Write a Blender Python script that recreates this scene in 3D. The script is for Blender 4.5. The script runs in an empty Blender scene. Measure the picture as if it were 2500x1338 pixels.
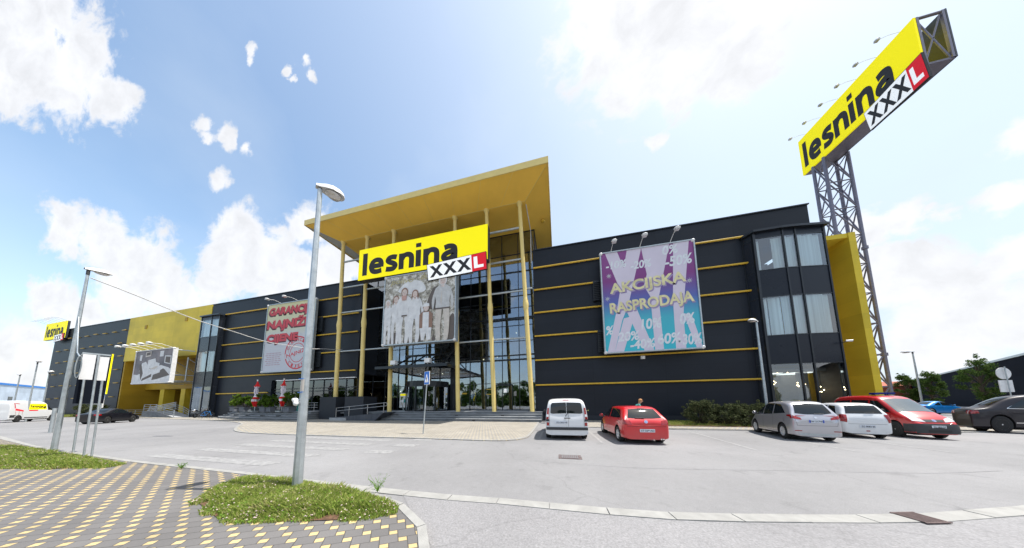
import bpy, math, random
import numpy as np
from mathutils import Vector, Matrix, noise as mnoise
from mathutils.bvhtree import BVHTree
R = math.radians
random.seed(7); rng = np.random.default_rng(7)
scene = bpy.context.scene
COL = scene.collection

# ------------------------------------------------------------------ camera, sky, sun, exposure
EYE = 1.65
def build_camera():
    yaw, pitch, roll = .2212, .0940, .0096
    c, s = math.cos, math.sin
    B = np.array([[1, 0, 0], [0, 0, 1], [0, -1, 0]], float)
    Rr = np.array([[c(roll), -s(roll), 0], [s(roll), c(roll), 0], [0, 0, 1]])
    P = np.array([[1, 0, 0], [0, c(pitch), -s(pitch)], [0, s(pitch), c(pitch)]])
    Y = np.array([[c(yaw), -s(yaw), 0], [s(yaw), c(yaw), 0], [0, 0, 1]])
    K = Y @ P @ B @ Rr
    cd = bpy.data.cameras.new('camera'); cam = bpy.data.objects.new('camera', cd)
    COL.objects.link(cam)
    m = Matrix.Identity(4)
    for i in range(3):
        m[i][0] = K[i, 0]; m[i][1] = -K[i, 1]; m[i][2] = -K[i, 2]
    m[2][3] = EYE
    cam.matrix_world = m
    cd.sensor_width = 36; cd.lens = 506.1 / 2500 * 36
    cd.shift_y = (934.4 - 669) / 2500
    cd.clip_start = .05; cd.clip_end = 20000
    scene.camera = cam
    return K
KCAM = build_camera()
scene.view_settings.view_transform = 'Standard'
scene.view_settings.look = 'None'
scene.view_settings.gamma = 1
scene.view_settings.exposure = 0.95
scene.render.use_motion_blur = False

SUN_DIR = Vector((.41, .06, 1.0)).normalized()
sl = bpy.data.lights.new('sun', 'SUN'); sl.energy = 3.6; sl.angle = R(.5); sl.color = (1, .955, .89)
so = bpy.data.objects.new('sun', sl); COL.objects.link(so)
so.rotation_euler = (-SUN_DIR).to_track_quat('-Z', 'Y').to_euler()

def pdir(x, y):
    v = KCAM @ np.array([(x - 1250) / 506.1, (y - 934.4) / 506.1, 1.]); return v / np.linalg.norm(v)

def build_world():
    w = bpy.data.worlds.new('World'); scene.world = w; w.use_nodes = True
    nt = w.node_tree; N = nt.nodes; L = nt.links; N.clear()
    out = N.new('ShaderNodeOutputWorld'); bg = N.new('ShaderNodeBackground')
    sky = N.new('ShaderNodeTexSky'); sky.sky_type = 'NISHITA'; sky.sun_disc = False
    sky.sun_elevation = math.asin(SUN_DIR.z)
    sky.sun_rotation = math.atan2(SUN_DIR.x, SUN_DIR.y)
    sky.altitude = 0; sky.air_density = 1.0; sky.dust_density = 1.6; sky.ozone_density = 1.4
    tc = N.new('ShaderNodeTexCoord')
    def math_(op, a, b=None, c=None):
        n = N.new('ShaderNodeMath'); n.operation = op
        for i, v in enumerate((a, b, c)):
            if v is None: continue
            if isinstance(v, (int, float)): n.inputs[i].default_value = v
            else: L.new(v, n.inputs[i])
        return n.outputs[0]
    # (pixel centre, pixel radius, strength)
    blobs = [(60, 60, 190), (170, 170, 130), (30, 190, 90), (270, 240, 70), (110, 10, 110), (230, 200, 60),
             (495, 300, 30), (505, 335, 30), (545, 325, 34), (560, 350, 30), (605, 365, 26), (610, 128, 22), (612, 150, 20), (748, 150, 20), (755, 185, 18), (705, 165, 16), (712, 188, 14), (535, 440, 40), 
             (575, 570, 70), (640, 640, 95), (560, 650, 80), (700, 700, 90), (520, 700, 60), (800, 690, 110), (760, 560, 60), (870, 600, 60),
             (160, 560, 65), (250, 590, 75), (330, 640, 85), (390, 700, 80), (300, 710, 90), (130, 730, 60), (200, 770, 60), (450, 740, 60), (60, 860, 90), (20, 920, 60),
             (1480, 60, 150), (1620, 90, 190), (1560, 180, 110), (1750, 60, 150), (1800, 130, 110), (1650, 220, 70),
             (2130, 560, 60), (2210, 540, 50), (2290, 530, 40), (2230, 700, 110), (2330, 720, 100), (2440, 760, 130), (2280, 830, 120), (2160, 640, 50), (2490, 330, 80), (2450, 480, 60), (2480, 620, 90), (1610, 340, 34)]
    KY = .25
    def qmap(v): return np.array([v[0], v[1], v[2]]) / (abs(v[1]) + KY)
    sp0 = N.new('ShaderNodeSeparateXYZ'); L.new(tc.outputs['Generated'], sp0.inputs[0])
    qv = N.new('ShaderNodeVectorMath'); qv.operation = 'SCALE'; L.new(tc.outputs['Generated'], qv.inputs[0]); L.new(math_('DIVIDE', 1.0, math_('ADD', math_('ABSOLUTE', sp0.outputs['Y']), KY)), qv.inputs['Scale'])
    Q = qv.outputs[0]
    wn = N.new('ShaderNodeTexNoise'); wn.inputs['Scale'].default_value = 5; wn.inputs['Detail'].default_value = 7; wn.inputs['Roughness'].default_value = .62; L.new(Q, wn.inputs['Vector'])
    ws = N.new('ShaderNodeVectorMath'); ws.operation = 'MULTIPLY_ADD'; L.new(wn.outputs['Color'], ws.inputs[0]); ws.inputs[1].default_value = (.16,) * 3; ws.inputs[2].default_value = (-.08,) * 3
    wa = N.new('ShaderNodeVectorMath'); wa.operation = 'ADD'; L.new(Q, wa.inputs[0]); L.new(ws.outputs[0], wa.inputs[1])
    cur = None
    for (x, y, r) in blobs:
        c = qmap(pdir(x, y))
        a = sum(np.linalg.norm(qmap(pdir(x + i * r, y + j * r)) - c) for i, j in ((1, 0), (0, 1), (-1, 0), (0, -1))) / 4
        d = N.new('ShaderNodeVectorMath'); d.operation = 'DISTANCE'
        L.new(wa.outputs[0], d.inputs[0]); d.inputs[1].default_value = tuple(c)
        v = math_('MULTIPLY_ADD', d.outputs['Value'], -1 / (a * 1.15), 1.0 if r > 45 else .70)
        cur = v if cur is None else math_('MAXIMUM', cur, v)
    nz = N.new('ShaderNodeTexNoise'); nz.inputs['Scale'].default_value = 7; nz.inputs['Detail'].default_value = 12
    nz.inputs['Roughness'].default_value = .6; nz.inputs['Distortion'].default_value = .25
    L.new(Q, nz.inputs['Vector'])
    nz2 = N.new('ShaderNodeTexNoise'); nz2.inputs['Scale'].default_value = 3.0; nz2.inputs['Detail'].default_value = 6
    L.new(tc.outputs['Generated'], nz2.inputs['Vector'])
    dens = math_('ADD', math_('MULTIPLY', math_('MAXIMUM', cur, -1.0), 1.5), math_('MULTIPLY', math_('SUBTRACT', nz.outputs['Fac'], .5), 3.4))
    # clouds behind the photographer, plain fractal ones
    sep = N.new('ShaderNodeSeparateXYZ'); L.new(tc.outputs['Generated'], sep.inputs[0])
    back = math_('MULTIPLY', math_('SUBTRACT', nz2.outputs['Fac'], .50), 4.0)
    bm = N.new('ShaderNodeMapRange'); L.new(sep.outputs['Y'], bm.inputs[0]); bm.inputs[1].default_value = -.05; bm.inputs[2].default_value = -.3; bm.inputs[3].default_value = -3; bm.inputs[4].default_value = 0
    back = math_('ADD', back, bm.outputs[0])
    dens = math_('MAXIMUM', dens, back)
    mr = N.new('ShaderNodeMapRange'); mr.interpolation_type = 'SMOOTHSTEP'; L.new(dens, mr.inputs[0])
    mr.inputs[1].default_value = -.10; mr.inputs[2].default_value = .60; mr.inputs[4].default_value = .94
    # thin veil over the right half and near the horizon
    veil = N.new('ShaderNodeMapRange'); dv = N.new('ShaderNodeVectorMath'); dv.operation = 'DOT_PRODUCT'
    L.new(tc.outputs['Generated'], dv.inputs[0]); dv.inputs[1].default_value = Vector((.93, .2, .3)).normalized()
    L.new(dv.outputs['Value'], veil.inputs[0]); veil.inputs[1].default_value = -.35; veil.inputs[2].default_value = .95; veil.inputs[3].default_value = 0; veil.inputs[4].default_value = .72
    hz = N.new('ShaderNodeMapRange'); L.new(sep.outputs['Z'], hz.inputs[0]); hz.inputs[1].default_value = 0; hz.inputs[2].default_value = .35; hz.inputs[3].default_value = .42; hz.inputs[4].default_value = 0
    wisp = math_('MULTIPLY', math_('MAXIMUM', math_('SUBTRACT', nz2.outputs['Fac'], .45), 0.0), .9)
    veilv = math_('MINIMUM', math_('ADD', math_('ADD', veil.outputs[0], hz.outputs[0]), wisp), .9)
    mv = N.new('ShaderNodeMix'); mv.data_type = 'RGBA'
    sc = N.new('ShaderNodeMix'); sc.data_type = 'RGBA'; sc.blend_type = 'MULTIPLY'; sc.inputs[0].default_value = 1
    L.new(sky.outputs[0], sc.inputs[6]); sc.inputs[7].default_value = (1.58, 1.56, 1.40, 1)
    L.new(veilv, mv.inputs[0]); L.new(sc.outputs[2], mv.inputs[6]); mv.inputs[7].default_value = (3.85, 4.4, 5.05, 1)
    mc = N.new('ShaderNodeMix'); mc.data_type = 'RGBA'
    shade = N.new('ShaderNodeMapRange'); L.new(nz.outputs['Fac'], shade.inputs[0]); shade.inputs[1].default_value = .38; shade.inputs[2].default_value = .68; shade.inputs[3].default_value = 5.3; shade.inputs[4].default_value = 4.35
    cc = N.new('ShaderNodeCombineColor'); 
    L.new(math_('MULTIPLY', shade.outputs[0], .99), cc.inputs[0]); L.new(math_('MULTIPLY', shade.outputs[0], 1.0), cc.inputs[1]); L.new(math_('MULTIPLY', shade.outputs[0], 1.03), cc.inputs[2])
    L.new(mr.outputs[0], mc.inputs[0]); L.new(mv.outputs[2], mc.inputs[6]); L.new(cc.outputs[0], mc.inputs[7])
    L.new(mc.outputs[2], bg.inputs[0]); bg.inputs[1].default_value = .105
    L.new(bg.outputs[0], out.inputs[0])
build_world()

# ------------------------------------------------------------------ materials
M = {}
def new_mat(name):
    m = bpy.data.materials.new(name); m.use_nodes = True
    return m, m.node_tree.nodes, m.node_tree.links, m.node_tree.nodes['Principled BSDF']
def mat(name, col, rough=.6, metal=0., vary=.12, scale=3., bump=0., spec=.5, coat=0., emit=None, es=0., bscale=None, trans=0., stretch=None):
    if name in M: return M[name]
    m, N, L, b = new_mat(name)
    b.inputs['Roughness'].default_value = rough; b.inputs['Metallic'].default_value = metal
    b.inputs['Specular IOR Level'].default_value = spec; b.inputs['Coat Weight'].default_value = coat
    b.inputs['Coat Roughness'].default_value = .04
    b.inputs['Transmission Weight'].default_value = trans
    if vary:
        tc = N.new('ShaderNodeTexCoord'); n = N.new('ShaderNodeTexNoise'); n.inputs['Scale'].default_value = scale; n.inputs['Detail'].default_value = 6; n.inputs['Roughness'].default_value = .6
        src = tc.outputs['Object']
        if stretch:
            mp = N.new('ShaderNodeMapping'); mp.inputs['Scale'].default_value = stretch; L.new(src, mp.inputs[0]); src = mp.outputs[0]
        L.new(src, n.inputs['Vector'])
        r = N.new('ShaderNodeMapRange'); L.new(n.outputs['Fac'], r.inputs[0]); r.inputs[1].default_value = .3; r.inputs[2].default_value = .7
        r.inputs[3].default_value = 1 - vary; r.inputs[4].default_value = 1 + vary
        mx = N.new('ShaderNodeVectorMath'); mx.operation = 'SCALE'; mx.inputs[0].default_value = col; L.new(r.outputs[0], mx.inputs['Scale'])
        L.new(mx.outputs[0], b.inputs['Base Color'])
        rr = N.new('ShaderNodeMapRange'); L.new(n.outputs['Fac'], rr.inputs[0]); rr.inputs[3].default_value = max(0, rough - .08); rr.inputs[4].default_value = min(1, rough + .08)
        L.new(rr.outputs[0], b.inputs['Roughness'])
    else: b.inputs['Base Color'].default_value = (*col, 1)
    if bump:
        tc2 = N.new('ShaderNodeTexCoord'); n2 = N.new('ShaderNodeTexNoise'); n2.inputs['Scale'].default_value = bscale or scale * 8; n2.inputs['Detail'].default_value = 4
        L.new(tc2.outputs['Object'], n2.inputs['Vector'])
        bp = N.new('ShaderNodeBump'); bp.inputs['Strength'].default_value = bump; bp.inputs['Distance'].default_value = .02; L.new(n2.outputs['Fac'], bp.inputs['Height']); L.new(bp.outputs[0], b.inputs['Normal'])
    if emit: b.inputs['Emission Color'].default_value = (*emit, 1); b.inputs['Emission Strength'].default_value = es
    M[name] = m; return m
def panel_mat(name, col, dz, dx, rough=.5, seam=.75, axis='X'):
    """sheet cladding: faint horizontal joints every dz, vertical ones every dx"""
    m, N, L, b = new_mat(name); tc = N.new('ShaderNodeTexCoord'); sp = N.new('ShaderNodeSeparateXYZ'); L.new(tc.outputs['Object'], sp.inputs[0])
    def joint(o, d, w):
        a = N.new('ShaderNodeMath'); a.operation = 'DIVIDE'; L.new(o, a.inputs[0]); a.inputs[1].default_value = d
        f = N.new('ShaderNodeMath'); f.operation = 'FRACT'; L.new(a.outputs[0], f.inputs[0])
        c = N.new('ShaderNodeMath'); c.operation = 'LESS_THAN'; L.new(f.outputs[0], c.inputs[0]); c.inputs[1].default_value = w / d; return c.outputs[0]
    j = N.new('ShaderNodeMath'); j.operation = 'MAXIMUM'; L.new(joint(sp.outputs['Z'], dz, .02), j.inputs[0]); L.new(joint(sp.outputs[axis], dx, .035), j.inputs[1])
    n = N.new('ShaderNodeTexNoise'); n.inputs['Scale'].default_value = .35; n.inputs['Detail'].default_value = 7; L.new(tc.outputs['Object'], n.inputs[0])
    # a tone of its own for every panel
    def cell(o, d):
        a = N.new('ShaderNodeMath'); a.operation = 'DIVIDE'; L.new(o, a.inputs[0]); a.inputs[1].default_value = d
        f = N.new('ShaderNodeMath'); f.operation = 'FLOOR'; L.new(a.outputs[0], f.inputs[0]); return f.outputs[0]
    cb = N.new('ShaderNodeCombineXYZ'); L.new(cell(sp.outputs[axis], dx), cb.inputs[0]); L.new(cell(sp.outputs['Z'], dz), cb.inputs[1])
    wn = N.new('ShaderNodeTexWhiteNoise'); wn.noise_dimensions = '2D'; L.new(cb.outputs[0], wn.inputs['Vector'])
    k1 = N.new('ShaderNodeMapRange'); L.new(wn.outputs['Value'], k1.inputs[0]); k1.inputs[3].default_value = .93; k1.inputs[4].default_value = 1.07
    k2 = N.new('ShaderNodeMapRange'); L.new(n.outputs['Fac'], k2.inputs[0]); k2.inputs[1].default_value = .3; k2.inputs[2].default_value = .7; k2.inputs[3].default_value = .86; k2.inputs[4].default_value = 1.14
    k3 = N.new('ShaderNodeMapRange'); L.new(j.outputs[0], k3.inputs[0]); k3.inputs[3].default_value = 1; k3.inputs[4].default_value = seam
    m1 = N.new('ShaderNodeMath'); m1.operation = 'MULTIPLY'; L.new(k1.outputs[0], m1.inputs[0]); L.new(k2.outputs[0], m1.inputs[1])
    m2 = N.new('ShaderNodeMath'); m2.operation = 'MULTIPLY'; L.new(m1.outputs[0], m2.inputs[0]); L.new(k3.outputs[0], m2.inputs[1])
    sc = N.new('ShaderNodeVectorMath'); sc.operation = 'SCALE'; sc.inputs[0].default_value = col; L.new(m2.outputs[0], sc.inputs['Scale'])
    L.new(sc.outputs[0], b.inputs['Base Color']); b.inputs['Roughness'].default_value = rough; b.inputs['Specular IOR Level'].default_value = .22; M[name] = m; return m
def glass_mat(name, tint, refl=.35, rough=.02, gcol=(.9, .95, 1)):
    m = bpy.data.materials.new(name); m.use_nodes = True; N = m.node_tree.nodes; L = m.node_tree.links; N.clear()
    o = N.new('ShaderNodeOutputMaterial'); t = N.new('ShaderNodeBsdfTransparent'); t.inputs[0].default_value = (*tint, 1)
    g = N.new('ShaderNodeBsdfGlossy'); g.inputs['Roughness'].default_value = rough; g.inputs[0].default_value = (*gcol, 1)
    f = N.new('ShaderNodeFresnel'); f.inputs[0].default_value = 1.5
    r = N.new('ShaderNodeMapRange'); L.new(f.outputs[0], r.inputs[0]); r.inputs[3].default_value = refl * .8; r.inputs[4].default_value = 1
    tc = N.new('ShaderNodeTexCoord'); n = N.new('ShaderNodeTexNoise'); n.inputs['Scale'].default_value = .45; L.new(tc.outputs['Object'], n.inputs[0])
    bp = N.new('ShaderNodeBump'); bp.inputs['Strength'].default_value = .12; bp.inputs['Distance'].default_value = .12; L.new(n.outputs[0], bp.inputs['Height']); L.new(bp.outputs[0], g.inputs['Normal'])
    mx = N.new('ShaderNodeMixShader'); L.new(r.outputs[0], mx.inputs[0]); L.new(t.outputs[0], mx.inputs[1]); L.new(g.outputs[0], mx.inputs[2]); L.new(mx.outputs[0], o.inputs[0])
    M[name] = m; return m
def asphalt_mat(name, col, grain=70):
    m, N, L, b = new_mat(name); tc = N.new('ShaderNodeTexCoord')
    def nz(s, d=5, r=.6):
        n = N.new('ShaderNodeTexNoise'); n.inputs['Scale'].default_value = s; n.inputs['Detail'].default_value = d; n.inputs['Roughness'].default_value = r; L.new(tc.outputs['Object'], n.inputs[0]); return n.outputs['Fac']
    def rg(o, a, c, lo, hi):
        r = N.new('ShaderNodeMapRange'); L.new(o, r.inputs[0]); r.inputs[1].default_value = a; r.inputs[2].default_value = c; r.inputs[3].default_value = lo; r.inputs[4].default_value = hi; return r.outputs[0]
    def mul(a, c):
        x = N.new('ShaderNodeMath'); x.operation = 'MULTIPLY'; L.new(a, x.inputs[0]); L.new(c, x.inputs[1]); return x.outputs[0]
    k = mul(rg(nz(grain, 3, .8), .3, .7, .72, 1.26), rg(nz(.35, 8), .3, .7, .88, 1.10))
    k = mul(k, rg(nz(9, 6, .7), .3, .7, .93, 1.07))
    # cracks and darker old oil stains
    vo = N.new('ShaderNodeTexVoronoi'); vo.feature = 'DISTANCE_TO_EDGE'; vo.inputs['Scale'].default_value = .16
    wv = N.new('ShaderNodeVectorMath'); wv.operation = 'ADD'; nn = N.new('ShaderNodeTexNoise'); nn.inputs['Scale'].default_value = .9; nn.inputs['Detail'].default_value = 5; L.new(tc.outputs['Object'], nn.inputs[0])
    L.new(tc.outputs['Object'], wv.inputs[0]); L.new(nn.outputs['Color'], wv.inputs[1]); L.new(wv.outputs[0], vo.inputs['Vector'])
    k = mul(k, rg(vo.outputs['Distance'], 0, .004, .86, 1))
    k = mul(k, rg(nz(1.6, 3), .60, .74, 1, .80)); k = mul(k, rg(nz(.12, 4), .35, .65, .90, 1.07))
    sc = N.new('ShaderNodeVectorMath'); sc.operation = 'SCALE'; sc.inputs[0].default_value = col; L.new(k, sc.inputs['Scale']); L.new(sc.outputs[0], b.inputs['Base Color'])
    b.inputs['Roughness'].default_value = .85
    bp = N.new('ShaderNodeBump'); bp.inputs['Strength'].default_value = .5; bp.inputs['Distance'].default_value = .01; L.new(nz(grain, 3, .8), bp.inputs['Height']); L.new(bp.outputs[0], b.inputs['Normal'])
    M[name] = m; return m
def paver_mat(name, grey, yellow, joint):
    """pinwheel paving: 20 cm grey setts round 10 cm yellow ones"""
    m, N, L, b = new_mat(name); tc = N.new('ShaderNodeTexCoord')
    v1 = np.array([-.203, .080]); v2 = np.array([.115, .155])          # repeat vectors on the ground, metres
    A = np.array([[-1, 2], [2, 1]]).T.astype(float) @ np.linalg.inv(np.array([v1, v2]).T)
    sp = N.new('ShaderNodeSeparateXYZ'); L.new(tc.outputs['Object'], sp.inputs[0])
    def mt(op, a, c=None, d=None):
        x = N.new('ShaderNodeMath'); x.operation = op
        for i, v in enumerate((a, c, d)):
            if v is None: continue
            if isinstance(v, (int, float)): x.inputs[i].default_value = float(v)
            else: L.new(v, x.inputs[i])
        return x.outputs[0]
    off = -A @ np.array([-3.03, 2.07])
    u = mt('ADD', mt('MULTIPLY_ADD', sp.outputs[0], A[0, 0], off[0] + 5000), mt('MULTIPLY', sp.outputs[1], A[0, 1]))
    v = mt('ADD', mt('MULTIPLY_ADD', sp.outputs[0], A[1, 0], off[1] + 5000), mt('MULTIPLY', sp.outputs[1], A[1, 1]))
    i = mt('FLOOR', u); j = mt('FLOOR', v); fu = mt('FRACT', u); fv = mt('FRACT', v)
    c = mt('FLOORED_MODULO', mt('MULTIPLY_ADD', j, -2, i), 5) if False else mt('WRAP', mt('MULTIPLY_ADD', j, -2, i), 5, 0)
    def isc(k): return mt('COMPARE', c, k, .3)
    c0, c1, c2, c3, c4 = [isc(k) for k in range(5)]
    W = .055
    lo = lambda f: mt('LESS_THAN', f, W)
    hi = lambda f: mt('GREATER_THAN', f, 1 - W)
    def anyof(*a):
        r = a[0]
        for q in a[1:]: r = mt('MAXIMUM', r, q)
        return r
    jn = anyof(mt('MULTIPLY', lo(fu), anyof(c0, c3, c1)), mt('MULTIPLY', hi(fu), anyof(c0, c4, c2)), mt('MULTIPLY', lo(fv), anyof(c0, c3, c4)), mt('MULTIPLY', hi(fv), anyof(c0, c1, c2)))
    # one tone per sett
    bi = mt('SUBTRACT', i, anyof(c4, c2)); bj = mt('SUBTRACT', j, anyof(c1, c2))
    cb = N.new('ShaderNodeCombineXYZ'); L.new(bi, cb.inputs[0]); L.new(bj, cb.inputs[1])
    wn = N.new('ShaderNodeTexWhiteNoise'); wn.noise_dimensions = '2D'; L.new(cb.outputs[0], wn.inputs['Vector'])
    m1 = N.new('ShaderNodeMix'); m1.data_type = 'RGBA'; m1.inputs[6].default_value = (*grey, 1); m1.inputs[7].default_value = (*yellow, 1); L.new(c0, m1.inputs[0])
    m2 = N.new('ShaderNodeMix'); m2.data_type = 'RGBA'; L.new(m1.outputs[2], m2.inputs[6]); m2.inputs[7].default_value = (*joint, 1); L.new(jn, m2.inputs[0])
    n = N.new('ShaderNodeTexNoise'); n.inputs['Scale'].default_value = 60; n.inputs['Detail'].default_value = 4; L.new(tc.outputs['Object'], n.inputs[0])
    n2 = N.new('ShaderNodeTexNoise'); n2.inputs['Scale'].default_value = .8; n2.inputs['Detail'].default_value = 6; L.new(tc.outputs['Object'], n2.inputs[0])
    k = mt('MULTIPLY', mt('MULTIPLY_ADD', n.outputs[0], .35, .825), mt('MULTIPLY', mt('MULTIPLY_ADD', n2.outputs[0], .5, .75), mt('MULTIPLY_ADD', wn.outputs[0], .16, .92)))
    sc = N.new('ShaderNodeVectorMath'); sc.operation = 'SCALE'; L.new(m2.outputs[2], sc.inputs[0]); L.new(k, sc.inputs['Scale']); L.new(sc.outputs[0], b.inputs['Base Color'])
    b.inputs['Roughness'].default_value = .85
    bp = N.new('ShaderNodeBump'); bp.inputs['Strength'].default_value = .6; bp.inputs['Distance'].default_value = .01; L.new(mt('MULTIPLY_ADD', jn, -1, mt('MULTIPLY', n.outputs[0], .2)), bp.inputs['Height']); L.new(bp.outputs[0], b.inputs['Normal'])
    M[name] = m; return m
def leaf_mat(name, c1, c2, trans=.35):
    m = bpy.data.materials.new(name); m.use_nodes = True; N = m.node_tree.nodes; L = m.node_tree.links; N.clear()
    o = N.new('ShaderNodeOutputMaterial'); d = N.new('ShaderNodeBsdfDiffuse'); t = N.new('ShaderNodeBsdfTranslucent')
    g = N.new('ShaderNodeNewGeometry'); r = N.new('ShaderNodeMix'); r.data_type = 'RGBA'
    L.new(g.outputs['Random Per Island'], r.inputs[0]); r.inputs[6].default_value = (*c1, 1); r.inputs[7].default_value = (*c2, 1)
    L.new(r.outputs[2], d.inputs[0]); L.new(r.outputs[2], t.inputs[0])
    mx = N.new('ShaderNodeMixShader'); mx.inputs[0].default_value = trans; L.new(d.outputs[0], mx.inputs[1]); L.new(t.outputs[0], mx.inputs[2]); L.new(mx.outputs[0], o.inputs[0])
    M[name] = m; return m
def paint(name, col, metallic=0., coat=1., rough=.35):
    m, N, L, b = new_mat(name); b.inputs['Base Color'].default_value = (*col, 1); b.inputs['Metallic'].default_value = metallic
    b.inputs['Roughness'].default_value = rough; b.inputs['Coat Weight'].default_value = coat; b.inputs['Coat Roughness'].default_value = .03
    tc = N.new('ShaderNodeTexCoord'); sp = N.new('ShaderNodeSeparateXYZ'); L.new(tc.outputs['Object'], sp.inputs[0])
    n = N.new('ShaderNodeTexNoise'); n.inputs['Scale'].default_value = 5; n.inputs['Detail'].default_value = 6; L.new(tc.outputs['Object'], n.inputs[0])
    r = N.new('ShaderNodeMapRange'); L.new(sp.outputs[2], r.inputs[0]); r.inputs[1].default_value = .6; r.inputs[2].default_value = .15; r.inputs[3].default_value = 0; r.inputs[4].default_value = .12 if max(col) < .05 else .40
    k = N.new('ShaderNodeMath'); k.operation = 'MULTIPLY'; L.new(r.outputs[0], k.inputs[0]); L.new(n.outputs[0], k.inputs[1])
    mx = N.new('ShaderNodeMix'); mx.data_type = 'RGBA'; mx.inputs[6].default_value = (*col, 1); mx.inputs[7].default_value = (.16, .145, .12, 1); L.new(k.outputs[0], mx.inputs[0]); L.new(mx.outputs[2], b.inputs['Base Color'])
    M[name] = m; return m

mat('white_metal', (.72, .72, .72), .45); mat('galv', (.42, .46, .48), .42, .55, .16, 6); mat('steel', (.45, .45, .46), .3, .8, .1)
mat('mast_metal', (.19, .18, .23), .45, .4, .15, 6); mat('dark_metal', (.045, .05, .055), .45, .3); mat('black', (.012, .012, .013), .5); mat('rubber', (.018, .018, .018), .8)
mat('col_yellow', (.74, .57, .20), .42, vary=.07, scale=1.2); mat('soffit', (.86, .54, .08), .6, vary=.07, scale=.4)
mat('grey_soffit', (.33, .33, .33), .6)
mat('rail_yellow', (.62, .39, .03), .5); mat('sign_yellow', (.95, .80, .002), .55, vary=0, spec=.2, emit=(1, .88, .0), es=.20)  # sign yellow carries a weak added glow that lifts its brightness in shade
mat('ink', (.013, .011, .012), .6, vary=0); mat('sign_red', (.75, .015, .03), .55, vary=0, spec=.2, emit=(1, .02, .04), es=.10); mat('sign_white', (.85, .85, .85), .55, vary=0, spec=.2, emit=(1, 1, 1), es=.20)  # sign red and white get a faint glow of their own, no lamp behind
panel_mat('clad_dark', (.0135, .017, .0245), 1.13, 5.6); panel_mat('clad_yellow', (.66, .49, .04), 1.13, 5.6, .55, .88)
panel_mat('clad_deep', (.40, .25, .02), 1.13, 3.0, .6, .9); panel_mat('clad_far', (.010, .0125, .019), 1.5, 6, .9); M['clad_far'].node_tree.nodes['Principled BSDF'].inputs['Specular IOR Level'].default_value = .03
panel_mat('clad_pale', (.55, .62, .70), 1.5, 6, .6, .9)
glass_mat('glass', (.42, .50, .58), .30); glass_mat('bay_glass', (.80, .88, .88), .16); glass_mat('door_glass', (.5, .55, .55), .12); glass_mat('mirror_glass', (.10, .12, .14), .42)
glass_mat('canopy_glass', (.34, .38, .36), .09)
mat('spandrel', (.015, .019, .028), .28, spec=.16, vary=.06, scale=.4); mat('mullion', (.018, .022, .028), .35, .3)
mat('curtain', (.80, .83, .84), .9, vary=.25, scale=1.5, stretch=(5, 5, .05)); mat('interior', (.05, .045, .04), .9); mat('interior_light', (.22, .20, .18), .9); mat('ceiling_dark', (.02, .024, .03), .8)
mat('strip_light', (1, 1, 1), .5, vary=0, emit=(.95, 1, .97), es=.7); mat('bulb', (1, .8, .5), .5, vary=0, emit=(1, .74, .42), es=9.)
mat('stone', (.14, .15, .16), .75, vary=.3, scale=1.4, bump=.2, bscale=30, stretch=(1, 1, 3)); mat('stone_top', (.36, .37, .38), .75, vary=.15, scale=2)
mat('plinth', (.016, .02, .028), .7); mat('render_grey', (.06, .066, .08), .7, vary=.3, scale=2, stretch=(3, 3, .4))
mat('concrete', (.30, .295, .28), .85, vary=.16, scale=4, bump=.4, bscale=60); mat('soil', (.12, .065, .035), .95, vary=.4, scale=14, bump=1, bscale=40)
asphalt_mat('asphalt', (.230, .227, .230)); asphalt_mat('asphalt_near', (.248, .243, .247), 38); asphalt_mat('asphalt_patch', (.17, .17, .18))
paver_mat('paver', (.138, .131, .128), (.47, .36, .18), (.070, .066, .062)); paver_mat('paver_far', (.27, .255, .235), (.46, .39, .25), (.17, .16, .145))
mat('marking', (.264, .262, .262), .8, vary=.3, scale=7); mat('rust_iron', (.14, .10, .095), .8, .2, .3, 20)
mat('field', (.08, .11, .03), .95, vary=.3, scale=.5); mat('hill', (.10, .16, .22), 1, vary=.2, scale=.02)
leaf_mat('grass_blade', (.18, .27, .04), (.40, .45, .12)); leaf_mat('clover', (.12, .25, .03), (.22, .38, .07)); mat('flower', (.50, .40, .36), .9, vary=.2)
leaf_mat('dry_blade', (.50, .44, .22), (.36, .38, .14)); leaf_mat('leaf_tree', (.035, .075, .018), (.12, .18, .05)); leaf_mat('leaf_shrub', (.04, .09, .012), (.12, .19, .03)); leaf_mat('leaf_bush', (.035, .05, .022), (.11, .12, .06)); leaf_mat('leaf_bright', (.09, .16, .02), (.20, .28, .05))
mat('bark', (.09, .07, .05), .95, bump=.5)
mat('terracotta_grey', (.12, .13, .15), .8); mat('fabric_red', (.60, .015, .015), .85); mat('fabric_white', (.72, .68, .74), .85)
mat('blue_sign', (.01, .16, .62), .5, vary=0); mat('plate', (.62, .65, .70), .5, vary=0); mat('plate_blue', (.02, .08, .5), .5, vary=0)
mat('tail_red', (.30, .004, .005), .15, vary=0, coat=1); mat('lamp_clear', (.75, .75, .76), .1, .3, 0, coat=1); mat('chrome', (.75, .75, .76), .12, 1, 0); mat('alloy', (.62, .63, .64), .3, .35, 0)
mat('trim', (.035, .037, .04), .6, vary=.05); mat('underbody', (.010, .010, .010), .9, vary=0); mat('car_glass', (.010, .014, .016), .04, vary=0, spec=.6)
mat('indicator_orange', (.8, .2, .01), .3, vary=0); mat('beacon_blue', (.01, .025, .20), .15, vary=0, coat=1)
mat('faded_grey', (.42, .42, .41), .7); mat('lens_grey', (.50, .49, .47), .15, .2, .1, coat=1); mat('cable_white', (.62, .62, .62), .6)
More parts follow.
